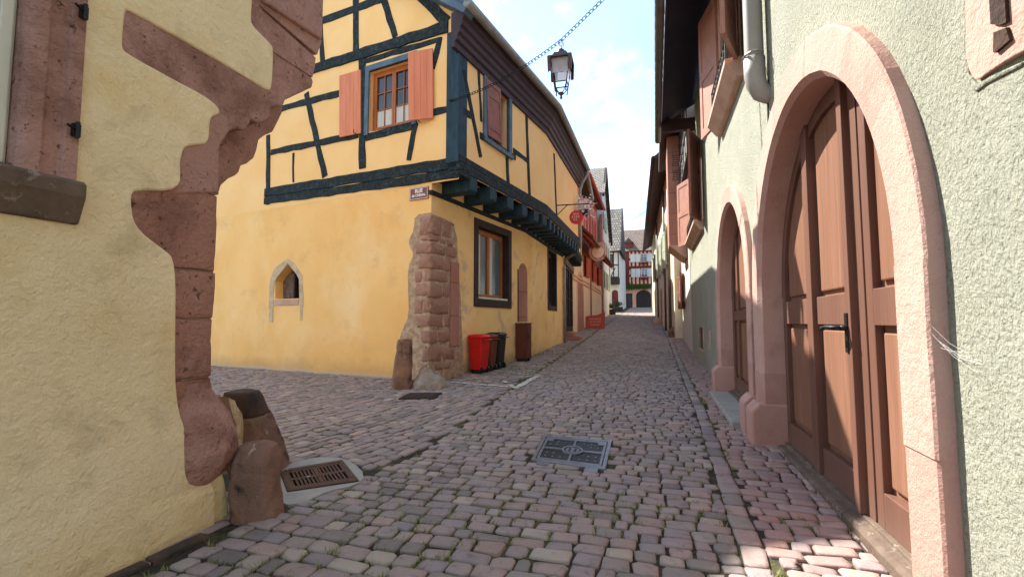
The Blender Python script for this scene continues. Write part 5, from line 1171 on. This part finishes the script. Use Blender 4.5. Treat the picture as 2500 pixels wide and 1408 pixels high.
glass_blue = glass_mat('sky_tinted_glass', (.06, .09, .16), .08)  # blue base colour stands in for reflected sky
for (x0, x1, xa, xb, y0, y1) in ((1539, 1563, 1564, 1580, 619, 639), (1541, 1563, 1565, 1581, 655, 676)):
    ua, ub, zc, zd = EH.r(xa, y0, xb, y1, .4); o = window(eh, EH, ua, ub, zc, zd, .4, M['white_shutter'], 2, 3, fr=.06, curtain=False, pane=glass_blue)
    u0, u1, _, _ = EH.r(x0, y0, x1, y1, .4); um = (u0+u1)/2
    for a, b2 in ((u0, um-.02), (um+.02, u1)):
        mb = MB(); mb.wbox(EH, a, b2, zc, zd, .40, .45); mb.build('shutter', M['white_shutter'], o)
    panel_shutter(o, EH, ub+.02, zc, zd, .7, 10, 1, M['white_shutter'], .42)
    fb_ = MB(); fb_.wbox(EH, ua, ub, zc-.42, zc-.15, .4, .62); fbx = fb_.build('flower_box', M['timber_red'], o)
    fl_ = MB()
    for _ in range(90):
        p = EH.P(random.uniform(ua-.05, ub+.05), zc-.15+random.uniform(-.25, .25), random.uniform(.45, .75)); a = Vector([random.uniform(-.09, .09) for _ in range(3)]); b2 = Vector([random.uniform(-.09, .09) for _ in range(3)])
        fl_.add([p, p+a, p+a+b2, p+b2], [(0, 1, 2, 3)])
    fl_.build('flowers', M['bloom_red'], o, recalc=False)
ua, ub, zc, zd = EH.r(1526, 583, 1544, 612, .3)
mb = MB(); mb.wbox(EH, ua, ub, zc, zd-.6, -3, .3); o = mb.build('dormer', M['timber_red'], eh)
mb = MB(); mb.wprism(EH, [(ua-.2, zd-.65), (ub+.2, zd-.65), ((ua+ub)/2, zd+.15)], -3, .5); mb.build('dormer_roof', M['tile_dark'], o)
ua, ub, zc, zd = EH.r(1553, 708, 1590, 749)
mb = MB(); rr = (ub-ua)/2; uc = (ua+ub)/2; mb.wprism(EH, [(ua, eg-.2), (ub, eg-.2)]+[(uc+rr*math.cos(math.pi*k/12), zd-rr*.8+rr*.8*math.sin(math.pi*k/12)) for k in range(13)], -.1, .03); mb.build('carriage_arch', M['frame_dark'], eh)
ua, ub, zc, zd = EH.r(1529, 716, 1544, 747); o = window(eh, EH, ua, ub, eg, zd, .02, M['timber_dark'], 1, 2, curtain=False, name='door', sashes=1)
def foliage(name, pts_fn, n, size, m, parent):
    mb = MB()
    for _ in range(n):
        p = pts_fn(); a = Vector([random.gauss(0, 1) for _ in range(3)]).normalized()*size*random.uniform(.6, 1.3); b2 = a.cross(Vector([random.gauss(0, 1) for _ in range(3)])).normalized()*size*random.uniform(.4, .8)
        mb.add([p-a*.5, p+b2*.5, p+a*.5, p-b2*.5], [(0, 1, 2, 3)])
    return mb.build(name, m, parent, recalc=False)
ua, ub, zc, zd = EH.r(1528, 692, 1589, 708, .4)
vn = thing('climbing_vine', 'bright green vine draped over the arch of the dark red end house', 'vine', tuple(EH.P((ua+ub)/2, zc, .4)))
def vp():
    t = random.random(); u = ua+(ub-ua)*t; c = zc+(zd-zc)*.6; th_ = (zd-zc)*(.35+.25*noise.noise(Vector((u*1.3, 2, 0)))); return EH.P(u, c+random.gauss(0, .45)*th_-random.random()**3*.3, .35+random.uniform(-.2, .35))
foliage('vine_leaves', vp, 1500, .22, M['leaf'], vn)
mb = MB(); mb.tube([EH.P(ua, zc+.5, .3), EH.P((ua+ub)/2, zc+.7, .35), EH.P(ub, zc+.5, .3)], .04, 6); mb.build('vine_stem', M['old_wood'], vn)

# ================================================================== loose objects in the street
def wheelie(name, label, u0, u1, e0, e1, h, m, mb_lid, grp=None):
    zb = TS.gz((u0+u1)/2, .3); c = TS.P((u0+u1)/2, zb, (e0+e1)/2); root = thing(name, label, 'bin', tuple(c), grp)
    def ring(z, k, r_=.06):
        pts = []; a, b2, c_, d = u0+k, u1-k, e0+k, e1-k
        for (cu, ce, t0) in ((b2-r_, d-r_, 0), (a+r_, d-r_, 1), (a+r_, c_+r_, 2), (b2-r_, c_+r_, 3)):
            for j in range(4):
                t = math.pi/2*(t0+j/3); pts.append(TS.P(cu+r_*math.cos(t), zb+z, ce+r_*math.sin(t)))
        return pts
    mb = MB(); mb.rings([ring(.10, .055), ring(h*.5, .025), ring(h*.90, .0)]); mb.build('bin_body', m, root, bevel=.008)
    mb = MB(); mb.rings([ring(h*.90+.002, -.02), ring(h*.95, -.015), ring(h*.985, .02, .08), ring(h, .09, .08)]); mb.build('lid', mb_lid, root, bevel=.012, smooth=False)
    mb = MB(); mb.rings([ring(-.02, .07), ring(.10, .06)]); mb.build('base_skirt', M['black_plastic'], root)
    mb = MB(); mb.tube([TS.P(u1-.05, zb+h*.86, e1+.0), TS.P(u1-.05, zb+h*.86, e1+.07), TS.P(u0+.05, zb+h*.86, e1+.07), TS.P(u0+.05, zb+h*.86, e1+.0)], .018, 8); mb.build('handle', m, root, smooth=True)
    for uu in (u0+.09, u1-.09):
        mb = MB(); mb.tube([TS.P(uu-.03, zb+.09, e1-.08), TS.P(uu+.03, zb+.09, e1-.08)], .09, 14); mb.build('wheel', M['black_plastic'], root, smooth=False)
    return root
ub0 = TS.uz(1141, 850, .06)[0]
wheelie('waste_bin', 'bright red plastic bin against the yellow wall below the large window', ub0, ub0+.50, .06, .52, 1.05, M['red_plastic'], M['red_plastic'], 'bins against the yellow wall')
wheelie('waste_bin', 'brown plastic bin squeezed between the red bin and the black bin', ub0+.53, ub0+.98, .06, .50, 1.03, M['brown_plastic'], M['brown_plastic'], 'bins against the yellow wall')
wheelie('waste_bin', 'black plastic bin, the farthest of the row below the large window', ub0+1.01, ub0+1.52, .06, .50, 1.05, M['black_plastic'], M['black_plastic'], 'bins against the yellow wall')
uc0 = TS.uz(1260, 840, .05)[0]; uc1 = uc0+.42
zc = TS.gz((uc0+uc1)/2, .3); zt_ = TS.uz(1280, 789, .42)[1]
cb = thing('utility_cabinet', 'plain brown metal utility cabinet standing against the stained yellow wall', 'cabinet', tuple(TS.P((uc0+uc1)/2, zc, .25)))
mb = MB(); mb.wbox(TS, uc0, uc1, zc+.08, zt_-.02, .03, .42); mb.build('cabinet_body', M['cabinet_brown'], cb, bevel=.01)
mb = MB(); mb.wbox(TS, uc0+.05, uc1-.05, zc+.15, zt_-.09, .421, .433); cd = mb.build('door', M['cabinet_brown'], cb, bevel=.004)
mb = MB(); mb.wbox(TS, uc0+.10, uc0+.13, zc+.75, zc+.87, .433, .45); mb.build('latch', M['iron'], cd)
mb = MB(); mb.wbox(TS, uc0-.02, uc1+.02, zt_-.02, zt_+.015, .02, .44); mb.build('cabinet_top', M['old_wood'], cb, bevel=.006)
for a in (uc0+.03, uc1-.13):
    mb = MB(); mb.wbox(TS, a, a+.1, zc-.05, zc+.08, .06, .40); mb.build('foot', M['black_plastic'], cb)

# drain in its concrete collar
def bil(C4, h=0):
    def f(u, v, dz=0):
        p = C4[0]*(1-u)*(1-v)+C4[1]*u*(1-v)+C4[2]*u*v+C4[3]*(1-u)*v; return Vector((p.x, p.y, gz(p.x, p.y)+h+dz))
    return f
def bq(mb, f, u0, u1, v0, v1, d0, d1): mb.prism([f(u0, v0, d1), f(u1, v0, d1), f(u1, v1, d1), f(u0, v1, d1)], [f(u0, v0, d0), f(u1, v0, d0), f(u1, v1, d0), f(u0, v1, d0)])
dc = DR[0].lerp(DR[2], .5)
cc = thing('drain_collar', 'pale concrete collar around the rusty street drain', 'kerb', (dc.x, dc.y, dc.z))
mb = MB(); cl = smooth_loop([(p.x, p.y) for p in conc]+[(conc[0].x, conc[0].y)], 1)[:-1]; hole = [(p[0], p[1]) for p in grow([(p.x, p.y) for p in DR], .015)]
tris = tessellate_polygon([[Vector((x, y, 0)) for x, y in cl], [Vector((x, y, 0)) for x, y in hole]]); allp = cl+hole
mb.add([(x, y, gz(x, y)+.006+.006*noise.noise(Vector((x*5, y*5, 0)))) for x, y in allp], tris)
for i in range(len(cl)):
    a, b2 = cl[i], cl[(i+1) % len(cl)]; mb.quad((a[0], a[1], gz(*a)+.006), (b2[0], b2[1], gz(*b2)+.006), (b2[0], b2[1], gz(*b2)-.08), (a[0], a[1], gz(*a)-.08))
mb.build('collar', M['concrete'], cc, recalc=False)
dg_ = thing('drain_grate', 'rusty brown slotted street drain grate beside the corner guard stones', 'drain', (dc.x, dc.y, dc.z))
f = bil(DR, .010)
mb = MB()
for q in ((0, 1, 0, .10), (0, 1, .90, 1), (0, .06, .10, .90), (.94, 1, .10, .90)): bq(mb, f, *q, -.08, .012)
mb.build('frame', M['rusty_iron'], dg_, bevel=.004)
mb = MB(); bq(mb, f, .06, .94, .10, .17, -.05, .006); bq(mb, f, .06, .94, .83, .90, -.05, .006); bq(mb, f, .06, .94, .46, .54, -.05, .006); bq(mb, f, .06, .12, .17, .83, -.05, .0058); bq(mb, f, .90, .94, .17, .83, -.05, .0058)
nb = 14
for i in range(1, nb):
    u = .12+.78*i/nb; wdt = .030 if i != 7 else .06
    bq(mb, f, u-wdt/2, u+wdt/2, .17, .46, -.05, .0055); bq(mb, f, u-wdt/2, u+wdt/2, .54, .83, -.05, .0055)
mb.build('grate_bars', M['rusty_iron'], dg_)
mb = MB(); bq(mb, f, .02, .98, .05, .95, -.30, -.12); mb.build('sump', M['dark_inside'], dg_)
mb = MB(); mb.lathe(tuple(f(.36, .5, .006)), [(0, 0), (.022, 0), (.02, .002), (0, .003)], 10)
mpaint = mat('blue_paint_dot', (.10, .30, .62), None, 8, rough=.6, bumps=()); mb.build('paint_dot', mpaint, dg_)
for p_ in ((.03, .04), (.10, .05)):
    mb = MB(); mb.lathe(tuple(f(*p_, .012)), [(0, 0), (.018, 0), (.015, .006), (0, .008)], 10); mb.build('bolt', M['cast_bright'], dg_)

# manhole cover
mc = MH[0].lerp(MH[2], .5)
mh = thing('manhole_cover', 'square cast iron access cover with studs and a central ring in the cobbles', 'manhole cover', (mc.x, mc.y, mc.z))
f = bil(MH, .004)
mb = MB()
for q in ((0, 1, 0, .07), (0, 1, .93, 1), (0, .05, .07, .93), (.95, 1, .07, .93)): bq(mb, f, *q, -.08, .008)
bq(mb, f, .09, .26, 1.0, 1.10, -.08, .0075); bq(mb, f, .74, .91, 1.0, 1.12, -.08, .0075)
mb.build('frame', M['cast_bright'], mh, bevel=.004)
mb = MB(); bq(mb, f, .055, .945, .08, .92, -.06, -.012); mb.build('plate', M['cast_dark'], mh)
mb = MB()
for q in ((.06, .94, .085, .13), (.06, .94, .87, .915), (.06, .095, .13, .87), (.905, .94, .13, .87), (.485, .515, .13, .36), (.485, .515, .64, .87), (.095, .36, .48, .52), (.64, .905, .48, .52), (.095, .18, .13, .22), (.82, .905, .13, .22)): bq(mb, f, *q, -.012, .005)
mb.build('rib', M['cast_bright'], mh, bevel=.003)
mb = MB(); n = 36
for (r0, r1, h0) in ((.150, .118, .006), (.098, .0, .001)):
    for k in range(n):
        t0, t1 = 2*math.pi*k/n, 2*math.pi*(k+1)/n; P_ = lambda r_, t, d: f(.5+r_*math.cos(t), .5+r_*math.sin(t)*1.0, d)
        mb.prism([P_(r0, t0, h0), P_(r0, t1, h0), P_(r1, t1, h0), P_(r1, t0, h0)], [P_(r0, t0, -.012), P_(r0, t1, -.012), P_(r1, t1, -.012), P_(r1, t0, -.012)])
mb.build('central_ring', M['cast_bright'], mh)
for q in ((.445, .475, .44, .56), (.525, .555, .44, .56)):
    mb = MB(); bq(mb, f, *q, .0012, .003); mb.build('key_slot', M['cast_dark'], mh)
for (u, v) in [(a, b2) for a in (.16, .26, .37, .63, .74, .84) for b2 in (.22, .34, .66, .78) if not (a in (.37, .63) and b2 in (.34, .66)) and not (a in (.16, .84) and b2 == .22)]:
    mb = MB(); mb.lathe(tuple(f(u, v, -.012)), [(0, 0), (.014, 0), (.014, .010), (.008, .015), (0, .016)], 8); mb.build('stud', M['cast_bright'], mh)
p = ground(1028, 968)
gu = thing('gully_cover', 'low dark iron gully cover in front of the grey boulder', 'drain', (p.x, p.y, p.z))
GC = [ground(*q) for q in ((1000, 960), (1080, 959), (1062, 975), (972, 974))]; f = bil(GC, .016)
mb = MB(); bq(mb, f, 0, 1, 0, 1, -.05, 0); mb.build('cover_plate', M['iron'], gu, bevel=.005)
mb = MB()
for i in range(7): bq(mb, f, .08+i*.12, .14+i*.12, .15, .85, .0, .006)
mb.build('cover_rib', M['rusty_iron'], gu)

# lantern on its chain
Lp = lambda px, py, Y=8.8: Vector([c*(Y/ray(px, py)[1]) for c in ray(px, py)])+Vector((0, 0, CH))
top = Lp(1369, 96)
ln = thing('street_lantern', 'four sided copper street lantern hanging from a chain over the street', 'lantern', tuple(top))
cx, cy = top.x+.0, top.y; yaw = R(-14)
zz = lambda py: Lp(1369, py).z
def sq(r_, z, k=0): return [Vector((cx+r_*1.414*math.cos(yaw+math.pi/4+i*math.pi/2), cy+r_*1.414*math.sin(yaw+math.pi/4+i*math.pi/2), z)) for i in range(4)]
mb = MB(); mb.rings([sq(.205, zz(150)), sq(.155, zz(143)), sq(.115, zz(133))]); mb.build('lamp_roof', M['lamp_roof'], ln, bevel=.006)
mb = MB(); mb.lathe((cx, cy, 0), [(.10, zz(133)), (.105, zz(131)), (.085, zz(129)), (.082, zz(126)), (.07, zz(123.5)), (.03, zz(121.5)), (.015, zz(118)), (.012, zz(114))], 16); mb.build('cap', M['copper'], ln, smooth=True)
mb = MB()
r0, r1 = .222, .212; s0, s1 = sq(r0, zz(148.5)), sq(r1, zz(185))
for i in range(4):
    a, b2, c_, d = s0[i], s0[(i+1) % 4], s1[(i+1) % 4], s1[i]; ctr = (a+b2+c_+d)/4; nn = Vector((ctr.x-cx, ctr.y-cy, 0)).normalized()*.012
    for (qa, qb, ra, rb_) in ((0, .12, 0, 1), (.88, 1, 0, 1), (.12, .88, 0, .10)):
        A_ = [a.lerp(b2, qa).lerp(d.lerp(c_, qa), ra), a.lerp(b2, qb).lerp(d.lerp(c_, qb), ra), a.lerp(b2, qb).lerp(d.lerp(c_, qb), rb_), a.lerp(b2, qa).lerp(d.lerp(c_, qa), rb_)]
        mb.prism(A_, [q+nn for q in A_])
mb.build('skirt', M['copper'], ln)
mb = MB(); mb.rings([sq(.225, zz(147)), sq(.225, zz(150.5))]); mb.build('rim', M['copper'], ln, bevel=.004)
fro = glass_mat('lantern_frosted_panel', (.52, .46, .46), .45); fro.node_tree.nodes['Principled BSDF'].inputs['Transmission Weight'].default_value = .35
mb = MB(); mb.rings([sq(.172, zz(151)), sq(.160, zz(186))], cap=False); mb.build('reflector', fro, ln)
mb = MB(); mb.lathe((cx, cy, 0), [(.0, zz(160)), (.05, zz(162)), (.058, zz(168)), (.04, zz(174)), (0, zz(177))], 16); mb.build('bulb', M['cast_dark'], ln, smooth=True)
mb = MB()
for i in range(4):
    a = sq(.175, zz(152))[i]; b2 = sq(.100, zz(228))[i]; mb.tube([a, b2], .0125, 6)
k1 = sq(.124, zz(206))
for i in range(4): mb.tube([k1[i], k1[(i+1) % 4]], .0115, 6)
for i in range(4):
    a = k1[i].lerp(k1[(i+1) % 4], .5)*.0+sq(.118, zz(207))[i]; b2 = Vector((cx, cy, zz(229))); m_ = sq(.055, zz(226))[i]
    mb.tube([a, a.lerp(m_, .5)+Vector((0, 0, -.01)), m_, b2], .009, 6)
mb.build('lamp_frame', M['copper'], ln)
gl = bpy.data.materials.new('lantern_clear_glass'); gl.use_nodes = True; bb = gl.node_tree.nodes['Principled BSDF']; bb.inputs['Transmission Weight'].default_value = 1; bb.inputs['Roughness'].default_value = 0; bb.inputs['IOR'].default_value = 1.01; bb.inputs['Base Color'].default_value = (.96, .97, .98, 1)
mb = MB(); mb.rings([sq(.150, zz(187)), sq(.104, zz(226))], cap=False); mb.build('pane', gl, ln)
mb = MB(); mb.lathe((cx, cy, 0), [(0, zz(243)), (.018, zz(242)), (.026, zz(239)), (.018, zz(236)), (.022, zz(233)), (.055, zz(230)), (.05, zz(227)), (0, zz(226))], 12); mb.build('finial', M['copper'], ln, smooth=True)
mb = MB(); lo_ = [Vector((cx+.030*math.cos(t)*(1+.3*math.sin(t)), cy, zz(107)+.065*math.sin(t))) for t in [2*math.pi*k/16 for k in range(16)]]
mb.tube(lo_, .007, 6, closed=True); mb.tube([(cx, cy, zz(118)), (cx, cy, zz(113))], .012, 6)
mb.tube([(cx+.045, cy, zz(96)), (cx+.06, cy, zz(106)), (cx+.04, cy, zz(115)), (cx+.01, cy, zz(119))], .006, 5); mb.build('hook', M['iron'], ln, smooth=True)
ua_, za_ = TF.uz(1103, 249); A_ = TF.P(ua_, za_, .07); B_ = RW.P(6.9, 8.25, .02)
cn = thing('chain', 'long iron chain spanning the street from the blue corner post, carrying the lantern', 'chain', tuple(A_))
pts = []
for (P_, Q_, sag, n_) in ((A_, Vector((cx, cy, zz(100))), .16, 60), (Vector((cx, cy, zz(100))), B_, .07, 50)):
    for i in range(n_):
        t = i/n_; p = P_.lerp(Q_, t); p.z -= sag*4*t*(1-t); pts.append(p)
pts.append(B_)
def along(step):
    d = 0; out_ = []
    for a, b2 in zip(pts, pts[1:]):
        l = (b2-a).length
        while d < l: out_.append((a.lerp(b2, d/l), (b2-a).normalized())); d += step
        d -= l
    return out_
mb = MB()
for i, (p, t) in enumerate(along(.088)):
    up = Vector((0, 0, 1)); s_ = t.cross(up).normalized(); u_ = s_.cross(t); q_ = s_ if i % 2 else u_
    q_ = (q_+.5*(u_ if i % 2 else s_)).normalized()
    loop = [p+t*(.060*math.cos(a))+q_*(.026*math.sin(a)) for a in [2*math.pi*k/10 for k in range(10)]]
    mb.tube(loop, .0075, 5, closed=True)
mb.build('links', M['iron'], cn, recalc=False)
mb = MB(); mb.tube([A_+Vector((.05, .09, 0)), A_], .02, 6); mb.build('wall_hook', M['iron'], cn)

# hanging signs, banner, planters farther up
def frame_sign(root, Wl, u, z, rr, e0, e1, m):
    mb = MB(); P_ = [Wl.P(u, z+rr*math.sin(t), (e0+e1)/2+rr*math.cos(t)) for t in [2*math.pi*k/24 for k in range(24)]]; dd = Vector((Wl.d[0], Wl.d[1], 0))*.03
    mb.prism(P_, [p+dd for p in P_]); return mb.build('sign_disc', m, root, bevel=.008)
us_, zs_ = T3.uz(1411, 530, 1.3)
hs = thing('hanging_sign', 'round red shop sign on an iron bracket, high on the second yellow house', 'sign', tuple(T3.P(us_, zs_, .6)))
d_ = frame_sign(hs, T3, us_, zs_, .24, 1.0, 1.48, M['red_plastic'])
mb = MB()
for k, wv in enumerate((.22, .32, .20)):
    zq = zs_+.08-.10*k; n_ = int(wv/.07)
    for i in range(n_): e = 1.25-wv/2+i*.07; mb.prism([T3.P(us_-.004, zq, e), T3.P(us_-.004, zq, e+.045), T3.P(us_-.004, zq+.075, e+.045), T3.P(us_-.004, zq+.075, e)], [T3.P(us_+.004, zq, e), T3.P(us_+.004, zq, e+.045), T3.P(us_+.004, zq+.075, e+.045), T3.P(us_+.004, zq+.075, e)])
mpk = mat('faded_sign_marks', (.72, .30, .26), None, 10, rough=.6, bumps=()); mb.build('faded_marks', mpk, d_)
mb = MB(); mb.tube([T3.P(us_+.015, zs_+.45, .55), T3.P(us_+.015, zs_+.45, 1.7)], .02, 6); mb.tube([T3.P(us_+.015, zs_+.1, .57), T3.P(us_+.015, zs_+.45, .95)], .014, 6); mb.build('bracket', M['iron'], hs)
p = ground(1452, 802); pb = thing('board_sign', 'faded red street board with pale marks leaning by the salmon house', 'sign', (p.x, p.y, p.z))
BW = W(p.x-.62, p.y+.1, 100, 'L')
mb = MB(); mb.wprism(BW, [(0, p.z+.02), (1.3, p.z-.02), (1.34, p.z+1.15), (.85, p.z+.95), (.02, p.z+.85)], 0, .04); bo = mb.build('board', M['red_paint'], pb, bevel=.01)
mb = MB()
for k, (ua, n_) in enumerate(((.25, 9), (.3, 8), (.4, 6))):
    for i in range(n_): mb.wbox(BW, ua+i*.095, ua+i*.095+.06, p.z+.62-.2*k, p.z+.72-.2*k, .0405, .045)
mb.build('faded_marks', mpk, bo)
mb = MB(); mb.tube([BW.P(.3, p.z+.8, -.02), BW.P(.3, p.z, -.45)], .025, 6); mb.tube([BW.P(1.0, p.z+.8, -.02), BW.P(1.0, p.z, -.45)], .025, 6); mb.build('prop_leg', M['old_wood'], pb)
us_, zs_ = PH.uz(1456, 615, 1.0)
os_ = thing('ornate_sign', 'pale ornate wrought sign on a bracket under the red lean-to roof', 'sign', tuple(PH.P(us_, zs_, .5)))
frame_sign(os_, PH, us_, zs_, .42, .7, 1.5, M['pink_pale'])
mb = MB()
for k in range(3): mb.tube([PH.P(us_-.01, zs_+(.5+.06*k)*math.sin(t), 1.1+(.5+.05*k)*math.cos(t)) for t in [2*math.pi*j/14 for j in range(14)]], .022, 5, closed=True)
mb.tube([PH.P(us_, zs_+.62, .0), PH.P(us_, zs_+.62, 1.7)], .025, 6); mb.build('bracket', M['pink_plaster'], os_)
us_, zs_ = T3.uz(1424, 508, 1.1)
fbk = thing('flower_basket', 'white flowering basket hung below the eaves beside the round red sign', 'plant', tuple(T3.P(us_, zs_-.3, 1.1)))
foliage('blossom', lambda: T3.P(us_+random.gauss(0, .22), zs_+random.gauss(0, .22), 1.1+random.gauss(0, .2)), 500, .12, M['bloom_white'], fbk)
mb = MB(); c_ = T3.P(us_, zs_, 1.1); mb.lathe((c_.x, c_.y, c_.z), [(0, -.4), (.2, -.36), (.28, -.15), (.28, -.1), (0, -.12)], 12); mb.build('basket', M['iron'], fbk)
for i, (px, py, lab, m_) in enumerate(((1492, 768, 'dark wooden planter with shrubs, nearer of two before the narrow house', 'leaf_dark'), (1511, 760, 'dark planter with shrubs at the foot of the arched door', 'leaf_dark'))):
    p = ground(px, py); pt = thing('planter', lab, 'planter', (p.x, p.y, p.z), 'planters before the narrow house')
    mb = MB(); mb.rings([[Vector((p.x+sx*w_, p.y+.35+sy*w_*.6, p.z+z)) for sx, sy in ((-1, -1), (1, -1), (1, 1), (-1, 1))] for w_, z in ((.5, -.05), (.56, .6))]); mb.build('planter_box', M['timber_dark'], pt, bevel=.015)
    foliage('shrub', lambda: Vector((p.x+random.gauss(0, .3), p.y+.35+random.gauss(0, .2), p.z+.75+abs(random.gauss(0, .25)))), 500, .13, M[m_], pt)
for i, (a, b2, Y0, Y1, lab) in enumerate((((1478, 437), (1566, 458), 50, 44, 'thin overhead cable, upper of two across the far street'), ((1522, 541), (1575, 516), 62, 55, 'thin overhead cable, lower of two across the far street'))):
    P_, Q_ = Lp(*a, Y0), Lp(*b2, Y1); cbl = thing('overhead_cable', lab, 'cable', tuple(P_), 'cables across the far street')
    mb = MB(); mb.tube([P_.lerp(Q_, t)-Vector((0, 0, .25*t*(1-t)*4)) for t in [k/8 for k in range(9)]], .022, 5); mb.build('wire', M['iron'], cbl)
